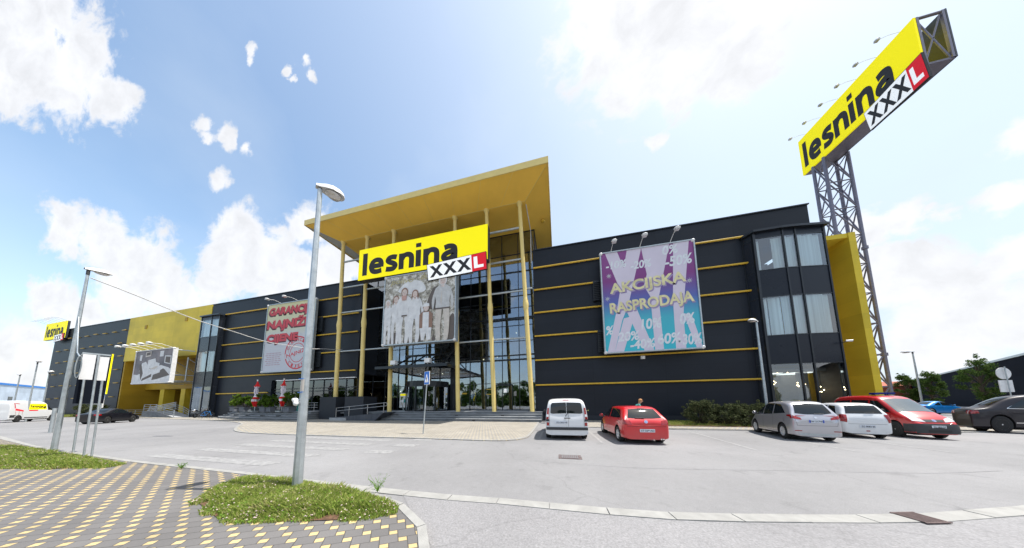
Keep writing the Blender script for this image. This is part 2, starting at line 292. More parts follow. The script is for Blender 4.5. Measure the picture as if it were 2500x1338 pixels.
mat('red_roof', (.35, .09, .05), .8); mat('blue_stripe', (.03, .22, .65), .6); mat('teal', (.05, .30, .28), .7); mat('skin', (.55, .30, .20), .6); mat('hair', (.42, .20, .08), .8); mat('jeans', (.05, .08, .16), .9); mat('lime', (.45, .60, .05), .5)

# ------------------------------------------------------------------ geometry helpers
def offset_line(pts, d):
    out = []
    for i, p in enumerate(pts):
        a = Vector(pts[max(i - 1, 0)]); b = Vector(pts[min(i + 1, len(pts) - 1)]); t = (b - a).normalized(); out.append((p[0] - t.y * d, p[1] + t.x * d))
    return out
def smooth(pts, n=6):
    P = [Vector(p) for p in pts]; P = [P[0] * 2 - P[1]] + P + [P[-1] * 2 - P[-2]]; out = []
    for i in range(1, len(P) - 2):
        for k in range(n):
            t = k / n; a, b, c, d = P[i - 1], P[i], P[i + 1], P[i + 2]
            out.append(tuple(.5 * ((2 * b) + (c - a) * t + (2 * a - 5 * b + 4 * c - d) * t * t + (3 * b - a - 3 * c + d) * t ** 3)))
    out.append(tuple(P[-2])); return out
class MB:
    def __init__(s): s.v = []; s.f = []; s.m = []; s.sm = []
    def add(s, vs, fs, mi=0, sm=False):
        n = len(s.v); s.v += [tuple(p) for p in vs]; s.f += [tuple(i + n for i in f) for f in fs]; s.m += [mi] * len(fs); s.sm += [sm] * len(fs); return s
    def box(s, x0, x1, y0, y1, z0, z1, mi=0):
        v = [(x, y, z) for x in (x0, x1) for y in (y0, y1) for z in (z0, z1)]
        return s.add(v, [(0, 1, 3, 2), (4, 6, 7, 5), (0, 4, 5, 1), (2, 3, 7, 6), (0, 2, 6, 4), (1, 5, 7, 3)], mi)
    def quad(s, a, b, c, d, mi=0): return s.add([a, b, c, d], [(0, 1, 2, 3)], mi)
    def poly(s, pts, mi=0): return s.add(pts, [tuple(range(len(pts)))], mi)
    def prism(s, pts, vec, mi=0):
        n = len(pts); vec = Vector(vec); a = [Vector(p) for p in pts]; b = [p + vec for p in a]
        return s.add(a + b, [tuple(range(n))[::-1], tuple(range(n, 2 * n))] + [(i, (i + 1) % n, n + (i + 1) % n, n + i) for i in range(n)], mi)
    def tube(s, pts, r, n=8, mi=0, cap=True, sm=True):
        pts = [Vector(p) for p in pts]; rs = r if isinstance(r, (list, tuple)) else [r] * len(pts); vs = []; up = None
        for i, p in enumerate(pts):
            d = (pts[min(i + 1, len(pts) - 1)] - pts[max(i - 1, 0)]).normalized()
            if up is None: up = Vector((0, 0, 1)) if abs(d.z) < .9 else Vector((1, 0, 0))
            a = d.cross(up).normalized(); b = a.cross(d).normalized(); up = b
            vs += [p + (a * math.cos(t) + b * math.sin(t)) * rs[i] for t in [2 * math.pi * (k + .5) / n for k in range(n)]]
        fs = [(i * n + k, i * n + (k + 1) % n, (i + 1) * n + (k + 1) % n, (i + 1) * n + k) for i in range(len(pts) - 1) for k in range(n)]
        s.add(vs, fs, mi, sm)
        if cap: s.add(vs[:n], [tuple(range(n))], mi); s.add(vs[-n:], [tuple(range(n))[::-1]], mi)
        return s
    def lathe(s, o, prof, n=16, mi=0, axis='Z', sm=True):
        o = Vector(o); vs = []
        for (r, h) in prof:
            for k in range(n):
                t = 2 * math.pi * k / n; c, q = r * math.cos(t), r * math.sin(t)
                vs.append(o + (Vector((c, q, h)) if axis == 'Z' else Vector((c, h, q)) if axis == 'Y' else Vector((h, c, q))))
        return s.add(vs, [(i * n + k, i * n + (k + 1) % n, (i + 1) * n + (k + 1) % n, (i + 1) * n + k) for i in range(len(prof) - 1) for k in range(n)], mi, sm)
    def ell(s, c, rx, ry, rz, mi=0, n=10, rot=None):
        vs = []; fs = []
        for i in range(n + 1):
            a = math.pi * i / n
            for k in range(n * 2):
                b = math.pi * k / n; p = Vector((math.sin(a) * math.cos(b) * rx, math.sin(a) * math.sin(b) * ry, math.cos(a) * rz))
                if rot is not None: p = rot @ p
                vs.append(Vector(c) + p)
        w = n * 2
        return s.add(vs, [(i * w + k, i * w + (k + 1) % w, (i + 1) * w + (k + 1) % w, (i + 1) * w + k) for i in range(n) for k in range(w)], mi, True)
    def build(s, name, mats, parent=None, world=True):
        me = bpy.data.meshes.new(name)
        off = Vector((0, 0, 0))
        if parent is not None and world:
            p = parent
            while p is not None: off += p.location; p = p.parent
        me.from_pydata([(v[0] - off.x, v[1] - off.y, v[2] - off.z) for v in s.v], [], s.f)
        for m in (mats if isinstance(mats, (list, tuple)) else [mats]): me.materials.append(M[m])
        me.polygons.foreach_set('material_index', s.m); me.polygons.foreach_set('use_smooth', s.sm); me.update()
        o = bpy.data.objects.new(name, me); COL.objects.link(o)
        if parent is not None: o.parent = parent
        return o
def tag(o, label=None, cat=None, group=None, kind=None):
    if label: o['label'] = label
    if cat: o['category'] = cat
    if group: o['group'] = group
    if kind: o['kind'] = kind
    return o
def thing(name, loc, label, cat, group=None, rz=0):
    o = bpy.data.objects.new(name, None); COL.objects.link(o); o.location = loc; o.rotation_euler = (0, 0, rz); o.empty_display_size = .3
    return tag(o, label, cat, group)
def copy_tree(o, parent=None):
    c = o.copy(); COL.objects.link(c)
    if parent is not None: c.parent = parent
    for ch in list(o.children): copy_tree(ch, c)
    return c
_tc = {}
def text_geo(s, bold=.0, shear=0., res=6):
    k = (s, bold, shear)
    if k in _tc: return _tc[k]
    cu = bpy.data.curves.new('t', 'FONT'); cu.body = s; cu.offset = bold; cu.shear = shear; cu.resolution_u = res
    o = bpy.data.objects.new('t', cu); COL.objects.link(o)
    me = o.to_mesh(); vs = np.array([v.co[:] for v in me.vertices]); fs = [tuple(p.vertices) for p in me.polygons]
    o.to_mesh_clear(); bpy.data.objects.remove(o); bpy.data.curves.remove(cu)
    lo, hi = vs.min(0), vs.max(0); vs[:, :2] = (vs[:, :2] - lo[:2]) / (hi[:2] - lo[:2])
    _tc[k] = (vs, fs); return _tc[k]
def text(mb, s, fr, u0, u1, v0, v1, mi, bold=.02, shear=0., lift=.004, rot=0.):
    """fr(u, v, lift) -> point; text box fitted into u0..u1 x v0..v1"""
    vs, fs = text_geo(s, bold, shear); uc, vc = (u0 + u1) / 2, (v0 + v1) / 2; c, q = math.cos(rot), math.sin(rot); out = []
    for p in vs:
        du, dv = u0 + (u1 - u0) * p[0] - uc, v0 + (v1 - v0) * p[1] - vc
        out.append(fr(uc + du * c - dv * q, vc + du * q + dv * c, lift))
    mb.add(out, fs, mi)
GLYPH = {'l': (.44, [[(.17, 0), (.17, 1.42)]]), 'i': (.44, [[(.17, 0), (.17, 1.0)], [(.17, 1.17), (.17, 1.42)]]),
 'e': (1.0, [[(.20, .50), (.50, .50), (.80, .50)], [(.80, .38), (.81, .60), (.72, .80), (.50, .87), (.28, .79), (.17, .58), (.17, .40), (.28, .20), (.52, .13), (.84, .17)]]),
 's': (.90, [[(.78, .82), (.55, .87), (.32, .84), (.23, .70), (.34, .58), (.58, .46), (.70, .32), (.60, .16), (.40, .13), (.12, .17)]]),
 'n': (1.02, [[(.17, 0), (.17, .98)], [(.20, .62), (.32, .80), (.52, .86), (.72, .78), (.79, .58), (.79, 0)]]),
 'a': (.98, [[(.20, .82), (.45, .87), (.68, .80), (.76, .60), (.76, 0)], [(.78, .53), (.48, .52), (.24, .43), (.17, .28), (.26, .15), (.46, .14), (.66, .24), (.76, .38)]])}
def logo(mb, word, fr, u0, u1, v0, v1, mi, lift=.006, w=.31):
    tot = sum(GLYPH[c][0] for c in word) - .10; x = 0; k = 0
    for c in word:
        adv, strokes = GLYPH[c]
        for p in strokes:
            k += 1; q = smooth(p, 5) if len(p) > 2 else p; a, b = offset_line(q, w / 2), offset_line(q, -w / 2)
            ft = lambda z: fr(u0 + (u1 - u0) * (x + z[0]) / tot, v0 + (v1 - v0) * z[1] / 1.42, lift + .0006 * k)
            for i in range(len(q) - 1): mb.poly([ft(a[i]), ft(a[i + 1]), ft(b[i + 1]), ft(b[i])], mi)
        x += adv
def frame_y(Y, sign=-1):                      # wall-parallel print plane: u = X, v = Z, lifted towards the street
    return lambda u, v, l=0: (u, Y + sign * l, v)
def shape(mb, fr, pts, mi, lift): mb.poly([fr(u, v, lift) for u, v in pts], mi)
def disc(cu, cv, ru, rv, n=16, a0=0, a1=2 * math.pi):
    return [(cu + ru * math.cos(a0 + (a1 - a0) * i / n), cv + rv * math.sin(a0 + (a1 - a0) * i / n)) for i in range(n)]
def seg_line(mb, a, b, r, mi=0, n=6): mb.tube([a, b], r, n, mi)

# ------------------------------------------------------------------ ground
def sheet(name, pts, z, m, kind='structure'):
    mb = MB(); mb.poly([(x, y, z) for x, y in pts]); return tag(mb.build(name, m), kind=kind)
def slab(name, pts, z0, z1, m):
    mb = MB(); mb.prism([(x, y, z0) for x, y in pts], (0, 0, z1 - z0)); return tag(mb.build(name, m), kind='structure')
sheet('ground', [(3500 * math.cos(a), 3500 * math.sin(a)) for a in [i * math.pi / 20 for i in range(40)]], -.06, 'field')
sheet('car_park', [(-190, -60), (150, -60), (150, 130), (-190, 130)], 0, 'asphalt')
def resample(pts, step):
    out = [Vector(pts[0])]; acc = 0
    for a, b in zip(pts[:-1], pts[1:]):
        a, b = Vector(a), Vector(b); L = (b - a).length; d = step - acc
        while d <= L: out.append(a + (b - a) * (d / L)); d += step
        acc = (acc + L) % step
    return [tuple(p) for p in out]
def kerb(name, line, w, z0, z1, m='concrete', step=1.0, gap=.012):
    """a run of kerb stones of about 1 m with real joints, one object"""
    line = resample(smooth(line), step); o = offset_line(line, w); mb = MB(); i = 0
    for k in range(len(line) - 1):
        a, b, c, d = [Vector(q) for q in (line[k], line[k + 1], o[k + 1], o[k])]
        t = (b - a).normalized() * gap * (1 + random.random()); j = random.uniform(-.003, .003)
        mb.prism([(*(a + t), z0), (*(b - t * .2), z0), (*(c - t * .2), z0), (*(d + t), z0)], (0, 0, z1 - z0 + j))
    return tag(mb.build(name, m), kind='structure')
NPZ = .05; S = .97
near_edge = [(-60, 8.6), (-42, 6.2), (-28.4, 4.86), (-19.4, 4.03), (-15, 3.80), (-12.1, 3.66), (-9.5, 3.62), (-7.34, 3.58), (-5.87, 3.50), (-4.6, 3.42), (-3.7, 3.30), (-2.95, 3.13), (-2.42, 2.92), (-2.05, 2.68), (-1.71, 2.43), (-1.48, 2.15), (-1.33, 1.8), (-1.22, 1.2), (-1.18, .3), (-1.16, -3), (-1.16, -14)]
near_edge = [(x * S, y * S) for x, y in near_edge]
ne = smooth(near_edge, 3)
slab('pavement', ne + [(-60, -14)], -.03, NPZ, 'paver')
kerb('kerb', near_edge, .11, -.03, NPZ + .012, step=.8)
gut = [(-60, 9.6), (-42, 6.6), (-28.4, 5.05), (-19.4, 4.13), (-12.1, 3.72), (-7.34, 3.66), (-5.0, 3.60), (-3.65, 3.56), (-1.94, 3.55), (-.99, 3.60), (0, 3.60), (.94, 3.62), (1.91, 3.70), (3.58, 4.01), (4.66, 4.24), (5.5, 4.5), (6.85, 4.95), (9, 5.8), (14, 8.0), (22, 12)]
kerb('gutter', gut, -.20, .001, .016, step=.86, gap=.008)
dw = [(x, y - .20) for x, y in smooth(gut, 2) if x > -3.0]
sheet('driveway', [(-1.0, -14)] + [(40, -14), (40, 20)] + dw[::-1] + [(-2.7, 3.3), (-2.2, 2.86), (-1.85, 2.6), (-1.5, 2.3), (-1.3, 1.9), (-1.2, 1.3), (-1.1, -3)], .0045, 'asphalt_near')
# forecourt before the entrance and the strip before the parked cars
fc = [(-1.7, 18.9), (-1.5, 14), (-1.44, 10.3), (-1.55, 9.5), (-2.1, 8.85), (-3.2, 8.62), (-6, 8.62), (-12, 8.5), (-16.3, 8.5), (-18.5, 8.7), (-20.5, 9.3), (-24, 11), (-28, 13), (-36, 14.8), (-50, 15.9), (-62, 17), (-72, 18)]
slab('forecourt', smooth(fc, 3) + [(-98, 19.0), (-98, 22), (-1.7, 22)], -.02, .03, 'paver_far')
kerb('forecourt_kerb', fc, -.12, -.02, .04, step=1.0)
slab('footpath', [(1.1, 14.35), (16.5, 14.1), (24, 16.2), (24, 17.6), (16, 15.35), (4.4, 15.3), (3.9, 19.15), (1.1, 19.15)], -.02, .03, 'paver_far')
kerb('footpath_kerb', [(24, 16.2), (16.5, 14.1), (10, 13.95), (5.8, 13.9), (1.1, 14.35), (1.05, 19)][:5], .12, -.02, .04)
slab('verge', [(4.4, 15.33), (16, 15.38), (24, 17.6), (24, 19.0), (21, 20), (14.6, 19.15), (3.95, 19.15)], -.02, .06, 'soil')
slab('verge', [(-98, 16.6), (-74, 16.2), (-72.5, 17.2), (-72.5, 19.1), (-98, 19.1)], -.02, .05, 'soil')
mb = MB()
for i in range(5):
    y = 4.15 + i * .92
    mb.poly([(-13.3 + i * .1, y, .005), (-7.9 + i * .12, y, .005), (-7.75 + i * .12, y + .36, .005), (-13.3 + i * .1, y + .36, .005)])
for (x, y) in [(-6.5, 8.25), (-6.4, 7.0), (-6.5, 5.9)]: mb.box(x, x + .95, y, y + .45, .001, .005)
for a, b in [((1.53, 13.8), (1.64, 8.9)), ((6.86, 13.8), (6.3, 8.6)), ((4.2, 13.8), (4.0, 9.1)), ((9.6, 13.8), (9.1, 8.9)), ((12.1, 13.9), (11.6, 9.2)), ((-.95, 13.8), (-.9, 9.4))]:
    a, b = Vector(a), Vector(b); n = Vector((-(b - a).y, (b - a).x)).normalized() * .055
    mb.poly([(*(a + n), .0052), (*(b + n), .0052), (*(b - n), .0052), (*(a - n), .0052)])
tag(mb.build('road_markings', 'marking'), kind='structure')
mb = MB()
for (x, y, w, d, r) in [(-21, 7.0, 1.6, .35, .05), (-31, 8.2, 1.3, .4, 0)]:
    mb.poly([(x + w * math.cos(t) / 2, y + d * math.sin(t) / 2, .0042) for t in [k * math.pi / 8 for k in range(16)]])
tag(mb.build('asphalt_patch', 'asphalt_patch'), kind='structure')
# expansion joint across the roadway
mb = MB(); L_ = smooth([(-.78, 6.01), (.63, 5.87), (2.24, 5.88), (5.19, 6.28), (7.84, 6.63), (9.73, 7.16)], 4)
o_ = offset_line(L_, .009)
for i in range(len(L_) - 1): mb.poly([(*L_[i], .0044), (*L_[i + 1], .0044), (*o_[i + 1], .0044), (*o_[i], .0044)])
tag(mb.build('road_seam', 'asphalt_patch'), kind='structure')

# drain cover and gully grate
t = thing('drain_cover', (.27, 6.6, 0), 'rusty rectangular drain cover let into the roadway before the white van', 'drain cover')
mb = MB(); mb.box(-.33, .33, -.22, .22, .001, .012); mb.build('frame', 'rust_iron', t, False)
mb = MB()
for i in range(9): mb.box(-.24 + i * .055, -.21 + i * .055, -.19, .19, .0121, .022)
mb.box(-.31, -.27, -.05, .05, .0121, .02); mb.box(.27, .31, -.05, .05, .0121, .02); mb.build('grid', 'asphalt_patch', t, False)
t = thing('gully_grate', (4.78, 4.16, 0), 'sunken iron gully grate broken into the concrete gutter', 'drain grate', rz=R(14))
t.scale = (.62, .8, 1); mb = MB(); mb.box(-.27, .27, -.16, .16, .016, .019); mb.build('pit', 'black', t, False)
mb = MB()
for i in range(8): mb.box(-.25 + i * .068, -.215 + i * .068, -.15, .15, .0191, .028)
mb.box(-.28, .28, .15, .17, .016, .03); mb.box(-.28, .28, -.17, -.15, .016, .03); mb.build('bars', 'rust_iron', t, False)

# ------------------------------------------------------------------ furniture store
SX, SY = -25, 30
store = thing('furniture_store', (SX, SY, 0), 'long dark grey store with yellow bands and a wide yellow entrance roof on columns', 'store')
def part(name, mb, mats, parent=None): return mb.build(name, mats, parent or store)
def bx(name, dims, m, parent=None):
    mb = MB()
    for d in dims: mb.box(*d)
    return part(name, mb, m, parent)
W = 19.2; RF = 16.5
bx('wall', [(-2.1, 14.72, W, 70, .0, RF)], 'clad_dark'); bx('wall', [(14.721, 19.0, W, 23.3, 14.2, RF), (14.721, 19.0, 23.3, 70, 0, RF)], 'clad_dark')
CX0, CX1 = -36.2, -22.6
bx('wall', [(-49.9, -46.62, W, 23.3, 14.2, RF), (-49.9, -46.62, 23.3, 70, 0, RF)], 'clad_dark')
bx('wall', [(-46.619, CX0, W, 70, 0, RF), (CX0, CX1, W, 19.6, 4.75, RF), (CX0, CX1, 19.6, 70, 5.2, RF)], 'clad_dark')
bx('wall', [(-97, -71.4, W, 70, 0, RF)], 'clad_dark')
bx('plinth_band', [(-2.09, 14.6, 19.15, 19.199, .0, .45)], 'plinth')
for d_ in [(-2.05, 19.06, 19.12, 19.4, RF + .001, RF + .09), (-49.85, -22.6, 19.12, 19.4, RF + .001, RF + .09), (-97.05, -71.45, 19.12, 19.4, RF + .001, RF + .09)]: bx('coping', [d_], 'mullion')
# upper glass storey behind the entrance roof and the side returns
bx('wall', [(-22.5, -2.2, 22.6, 40, 17.6, 20.98), (-2.35, -2.12, 21.75, 40, RF + .01, 20.98)], 'clad_dark')
# yellow block, its recess and undercroft
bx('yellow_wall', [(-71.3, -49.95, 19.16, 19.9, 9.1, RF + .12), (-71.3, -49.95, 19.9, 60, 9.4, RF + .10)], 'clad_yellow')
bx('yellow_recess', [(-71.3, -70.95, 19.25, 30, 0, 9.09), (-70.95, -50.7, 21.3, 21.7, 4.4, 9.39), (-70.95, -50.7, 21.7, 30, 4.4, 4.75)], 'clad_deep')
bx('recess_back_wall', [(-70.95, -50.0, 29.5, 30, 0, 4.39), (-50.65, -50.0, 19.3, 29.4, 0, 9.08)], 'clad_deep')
for x in (-66.6, -60.9, -55.2): bx('pillar', [(x, x + 1.15, 21.35, 22.4, 0, 4.39)], 'clad_yellow')
# small wall vents on the yellow block
for x in (-66.5, -56.0): bx('wall_vent', [(x, x + .6, 19.1, 19.155, 14.3 if x < -60 else 14.6, 14.9 if x < -60 else 15.2)], 'clad_deep')
# yellow rails, one part each
railz = [14.62, 12.38, 10.10, 7.82, 5.52, 3.2]
def rail(x0, x1, z, r=.075):
    mb = MB(); mb.tube([(x0, W - .14, z), (x1, W - .14, z)], r, 8)
    n = max(1, int((x1 - x0) / 4))
    for i in range(n + 1):
        x = x0 + .15 + (x1 - x0 - .3) * i / n; mb.box(x - .03, x + .03, W - .14, W - .002, z - .03, z + .03)
    part('rail', mb, 'rail_yellow')
for i, z in enumerate(railz):
    rail(-2.05, 14.7 if i == 0 else 14.85, z)
    rail(-46.4, (-36.5 if i == 5 else -22.75), z)
    for k in range(8):
        x = -72.9 - k * 3.05 - (.7 if i % 2 else 0)
        if x > -96: rail(x, x + 1.15, z - (.1 if k % 3 else 0), .06)
# pale service line over the cafe front
mb = MB(); mb.box(-35.0, -22.6, 18.95, W - .002, 4.62, 4.72); part('ledge', mb, 'white_metal')
# roof canopy: outer rim, sloped soffits
X0, X1, Y0, Y1 = -27.1, -.33, 15.84, 38
x0, x1, y0 = -24.9, -2.6, 18.15
canopy = bx('roof_canopy', [(X0 + .02, X1 - .02, Y0 + .02, Y1, 21.62, 22.04)], 'col_yellow')
bx('fascia', [(X0, X1, Y0 - .06, Y0 + .0, 21.52, 22.12), (X1 - .0, X1 + .06, Y0 - .06, Y1, 21.52, 22.12), (X0 - .06, X0, Y0 - .06, Y1, 21.52, 22.12)], 'col_yellow', canopy)
mb = MB(); mb.poly([(X0, Y0, 21.55), (X1, Y0, 21.55), (x1, y0, 21.0), (x0, y0, 21.0)]); mb.poly([(X1, Y0, 21.55), (X1, Y1, 21.55), (x1, Y1, 21.0), (x1, y0, 21.0)])
mb.poly([(x0, y0, 21.0), (x1, y0, 21.0), (x1, Y1, 21.0), (x0, Y1, 21.0)]); part('soffit', mb, 'soffit', canopy)
mb = MB(); mb.poly([(X0, Y0, 21.55), (x0, y0, 21.0), (x0, Y1, 21.0), (X0 + 1.2, Y1, 21.55)]); part('side_soffit', mb, 'grey_soffit', canopy)
mb = MB()
for k in range(1, 9):
    xa = X0 + (X1 - X0) * k / 9; xb = x0 + (x1 - x0) * k / 9; mb.tube([(xa, Y0 + .02, 21.545), (xb, y0, 20.995)], .012, 4)
mb.tube([(x0, y0, 20.99), (x1, y0, 20.99)], .02, 4); mb.tube([(x1, y0, 20.99), (x1, Y1, 20.99)], .02, 4); mb.tube([(X1, Y0, 21.54), (x1, y0, 20.99)], .02, 4); part('soffit_joint', mb, 'col_yellow', canopy)
mb = MB(); mb.tube([(x1 + .02, 18.5, 20.96), (x1 + .05, 21.6, 20.9), (x1 + .05, 21.66, 17.0)], .045, 6, 0); part('downpipe', mb, 'white_metal', canopy)
mb = MB(); mb.ell((-1.1, 20.9, 21.05), .22, .22, .12); part('bird_spike', mb, 'rail_yellow', canopy)
# yellow columns
COLX = [(-24.75, -24.3, 2.4), (-21.25, -20.85, 2.4), (-17.6, -17.15, .8), (-10.1, -9.4, .8), (-6.6, -5.8, .8), (-3.2, -2.3, .8)]
CY = 18.3
def col_at(c, z):
    xt, xb, zb = c; return xb + (xt - xb) * (z - .8) / 20.2
for c in COLX:
    zb = c[2]; mb = MB(); p = lambda z: (col_at(c, z), CY, z)
    mb.tube([p(zb), p(10.1)], .205, 16); mb.tube([p(10.1), p(10.25), p(10.6), p(10.75), p(11.1), p(11.3)], [.205, .225, .262, .262, .22, .195], 16)
    mb.tube([p(11.3), p(20.75), p(20.9), p(21.04)], [.19, .18, .27, .30], 16)
    for a in range(8):
        t = a * math.pi / 4; q = p(10.6); mb.tube([(q[0] + .21 * math.cos(t), CY + .21 * math.sin(t), 10.15), (q[0] + .21 * math.cos(t), CY + .21 * math.sin(t), 11.1)], .022, 4)
    part('column', mb, 'col_yellow')
# grey tie tubes between the columns
for z, a, b in [(18.5, -6.6, -3.2), (15.25, -24.6, -21.2), (15.25, -6.5, -3.1), (12.2, -24.5, -16.9), (12.1, -9.6, -2.7), (7.6, -24.4, -16.9), (7.55, -9.5, -2.4), (18.5, -24.7, -21.2), (12.2, -2.7, -2.1), (14.62, -21.2, -8.0)]:
    mb = MB(); mb.tube([(a, CY + .05, z), (b, CY + .05, z)], .085 if z < 18 else .10, 8); part('tie_tube', mb, 'galv')
# column plinths
bx('column_plinth', [(-25.4, -23.2, 17.5, 19.0, .03, 2.4)], 'plinth'); bx('column_plinth', [(-22.0, -19.6, 17.5, 19.15, .03, 2.4)], 'plinth')
# curtain wall
GY = 21.7; GX0, GX1 = -24.9, -2.15
gz = [.8, 3.7, 6.7, 8.3, 10.05, 12.1, 14.2, 16.3, 18.4, 20.97]
nb = 12; gx = [GX0 + (GX1 - GX0) * i / nb for i in range(nb + 1)]
for i in range(nb):
    if gx[i + 1] < -22.6: z0g = .8
    mb = MB(); mb.box(gx[i] + .04, gx[i + 1] - .04, GY, GY + .012, .8, 20.95); part('curtain_window', mb, 'glass')
mb = MB()
for x in gx: mb.box(x - .035, x + .035, GY - .06, GY + .08, .8, 20.97)
for z in gz: mb.box(GX0, GX1, GY - .05, GY + .07, z - .03, z + .03)
for z in (6.25, 10.9): mb.box(GX0, GX1, GY - .065, GY + .09, z - .09, z + .09)
for x in (-11.6,): mb.box(x - .28, x + .28, GY - .55, GY - .08, .8, 20.9)
mb.box(-4.9, -4.82, GY - .1, GY - .03, .8, 3.6); mb.box(-6.7, -6.62, GY - .1, GY - .03, .8, 3.6); mb.box(-6.7, -4.82, GY - .1, GY - .03, 3.45, 3.6)
part('mullion_grid', mb, 'mullion')
# rooms behind the glass
mb = MB()
for z in (5.9, 10.7, 15.6): mb.box(-24.8, -2.3, 23.0, 37, z, z + .45)
mb.box(-24.8, -2.3, 34, 34.2, .8, 20.5); part('interior_floor', mb, 'interior')
mb = MB(); mb.box(-24.8, -2.3, GY + .1, 37, .60, .79); part('ground_floor', mb, 'interior_light')
mb = MB()
for x in (-20, -16, -7.5): mb.box(x, x + .5, 25, 25.5, .8, 15.5)
mb.box(-8.9, -8.2, 26.5, 33, 6.4, 10.2); mb.box(-14.5, -12.0, 28, 28.2, 1, 3.0); mb.box(-21, -18.5, 27, 27.2, 1.2, 2.6); part('interior_pillar', mb, 'interior_light')
mb = MB()
for k in range(9): mb.lathe((-9.6 + k * .92, 23.4, 11.9), [(.02, 0), (.30, 0), (.30, .02)], 14, 0, 'Y')
part('duct_outlet', mb, 'interior_light')
rl = random.Random(4)
for (x, y, z) in [(-20.6, 24, 6.0), (-18.6, 25, 5.7), (-15.2, 25, 5.6), (-12.6, 24, 5.8), (-22, 23.6, 10.5), (-7.2, 24, 7.2), (-5.0, 25, 10.4), (-3.4, 24, 10.45), (-4.2, 26, 6.9), (-6.6, 27, 6.6), (-3.2, 24, 7.1), (-21.6, 24, 3.1), (-21.2, 24.4, 3.3), (-9.0, 24, 7.0)]:
    mb = MB(); mb.ell((x, y, z), .055, .055, .05, n=5); mb.box(x - .01, x + .01, y - .01, y + .01, z + .04, z + .5, 1); part('ceiling_lamp', mb, ['bulb', 'black'])
# yellow stickers on the glass
for d_ in [(-7.9, -7.1, GY - .012, GY - .004, 2.5, 2.58), (-7.9, -7.1, GY - .012, GY - .004, 3.05, 3.13), (-10.7, -10.1, GY - .012, GY - .004, 2.6, 2.75)]: bx('glass_sticker', [d_], 'rail_yellow')
bx('door_notice', [(-5.75, -5.45, GY - .12, GY - .11, 2.7, 3.1)], 'sign_white')
# entrance canopy
EX0, EX1, EY0, EZ = -17.9, -9.95, 17.0, 5.05
ec = bx('entrance_canopy', [(EX0, EX1, EY0, EY0 + .12, EZ, EZ + .26), (EX1 - .12, EX1, EY0 + .12, GY - .1, EZ, EZ + .26), (EX0, EX0 + .12, EY0 + .12, GY - .1, EZ, EZ + .26)], 'mullion')
bx('canopy_glass', [(EX0 + .13, EX1 - .13, EY0 + .13, GY - .15, EZ + .08, EZ + .10)], 'canopy_glass', ec)
mb = MB()
for x in (-16.2, -14.3, -12.4): mb.box(x - .05, x + .05, EY0 + .13, GY - .15, EZ + .101, EZ + .22)
for (a, b) in [((-15.8, 7.0), (-14.6, 5.4)), ((-14.6, 7.0), (-15.6, 5.4)), ((-12.2, 7.0), (-11.2, 5.4)), ((-10.9, 7.6), (-11.7, 5.3)), ((-16.5, 7.0), (-17.3, 5.4)), ((-13.2, 7.0), (-13.7, 5.4))]:
    mb.tube([(a[0], 20.4, a[1]), (b[0], 18.6, b[1])], .075, 6)
mb.box(-17.2, -10.6, 20.3, 20.5, 6.95, 7.15); part('truss', mb, 'mullion', ec)
for x, y in ((-16.0, 17.3), (-12.1, 17.2)):
    mb = MB(); mb.box(x - .28, x + .28, y - .1, y + .25, EZ + .42, EZ + .85); mb.tube([(x, y + .05, EZ + .26), (x, y + .05, EZ + .43)], .04, 6); part('floodlight', mb, 'white_metal', ec)
# revolving door drum and side doors
rd = bx('revolving_door', [], 'mullion') if False else None
mb = MB(); c = (-14.2, 20.75)
def arc(mb, c, r, a0, a1, z0, z1, n=18, th=.05, mi=0):
    for i in range(n):
        t0, t1 = R(a0 + (a1 - a0) * i / n), R(a0 + (a1 - a0) * (i + 1) / n)
        q = [(c[0] + rr * math.cos(t), c[1] + rr * math.sin(t), z0) for rr, t in ((r, t0), (r, t1), (r + th, t1), (r + th, t0))]; mb.prism(q, (0, 0, z1 - z0), mi)
arc(mb, c, 2.3, 180, 360, 3.35, 3.95); arc(mb, c, 2.3, 180, 360, .8, .92)
for a in (180, 222, 248, 270, 292, 318, 358): t = R(a); mb.box(c[0] + 2.32 * math.cos(t) - .06, c[0] + 2.32 * math.cos(t) + .06, c[1] + 2.32 * math.sin(t) - .06, c[1] + 2.32 * math.sin(t) + .06, .8, 3.4)
rd = part('revolving_door', mb, 'mullion')
for a0, a1 in ((185, 245), (295, 355)): mb = MB(); arc(mb, c, 2.31, a0, a1, .93, 3.34, 10, .015); part('door_drum', mb, 'door_glass', rd)
mb = MB()
for a in (20, 110, 200, 290): t = R(a); mb.prism([(c[0], c[1], .95), (c[0] + 2.1 * math.cos(t), c[1] + 2.1 * math.sin(t), .95), (c[0] + 2.1 * math.cos(t) + .03, c[1] + 2.1 * math.sin(t) + .03, .95), (c[0] + .03, c[1] + .03, .95)], (0, 0, 2.3))
part('door_wing', mb, 'door_glass', rd)
for s in (-1, 1):
    x = c[0] + s * 2.05; mb = MB(); mb.tube([(x, 19.2, 1.2), (x, 19.05, 1.25), (x, 19.05, 2.2), (x, 19.2, 2.25)], .03, 6); part('door_handle', mb, 'chrome', rd)
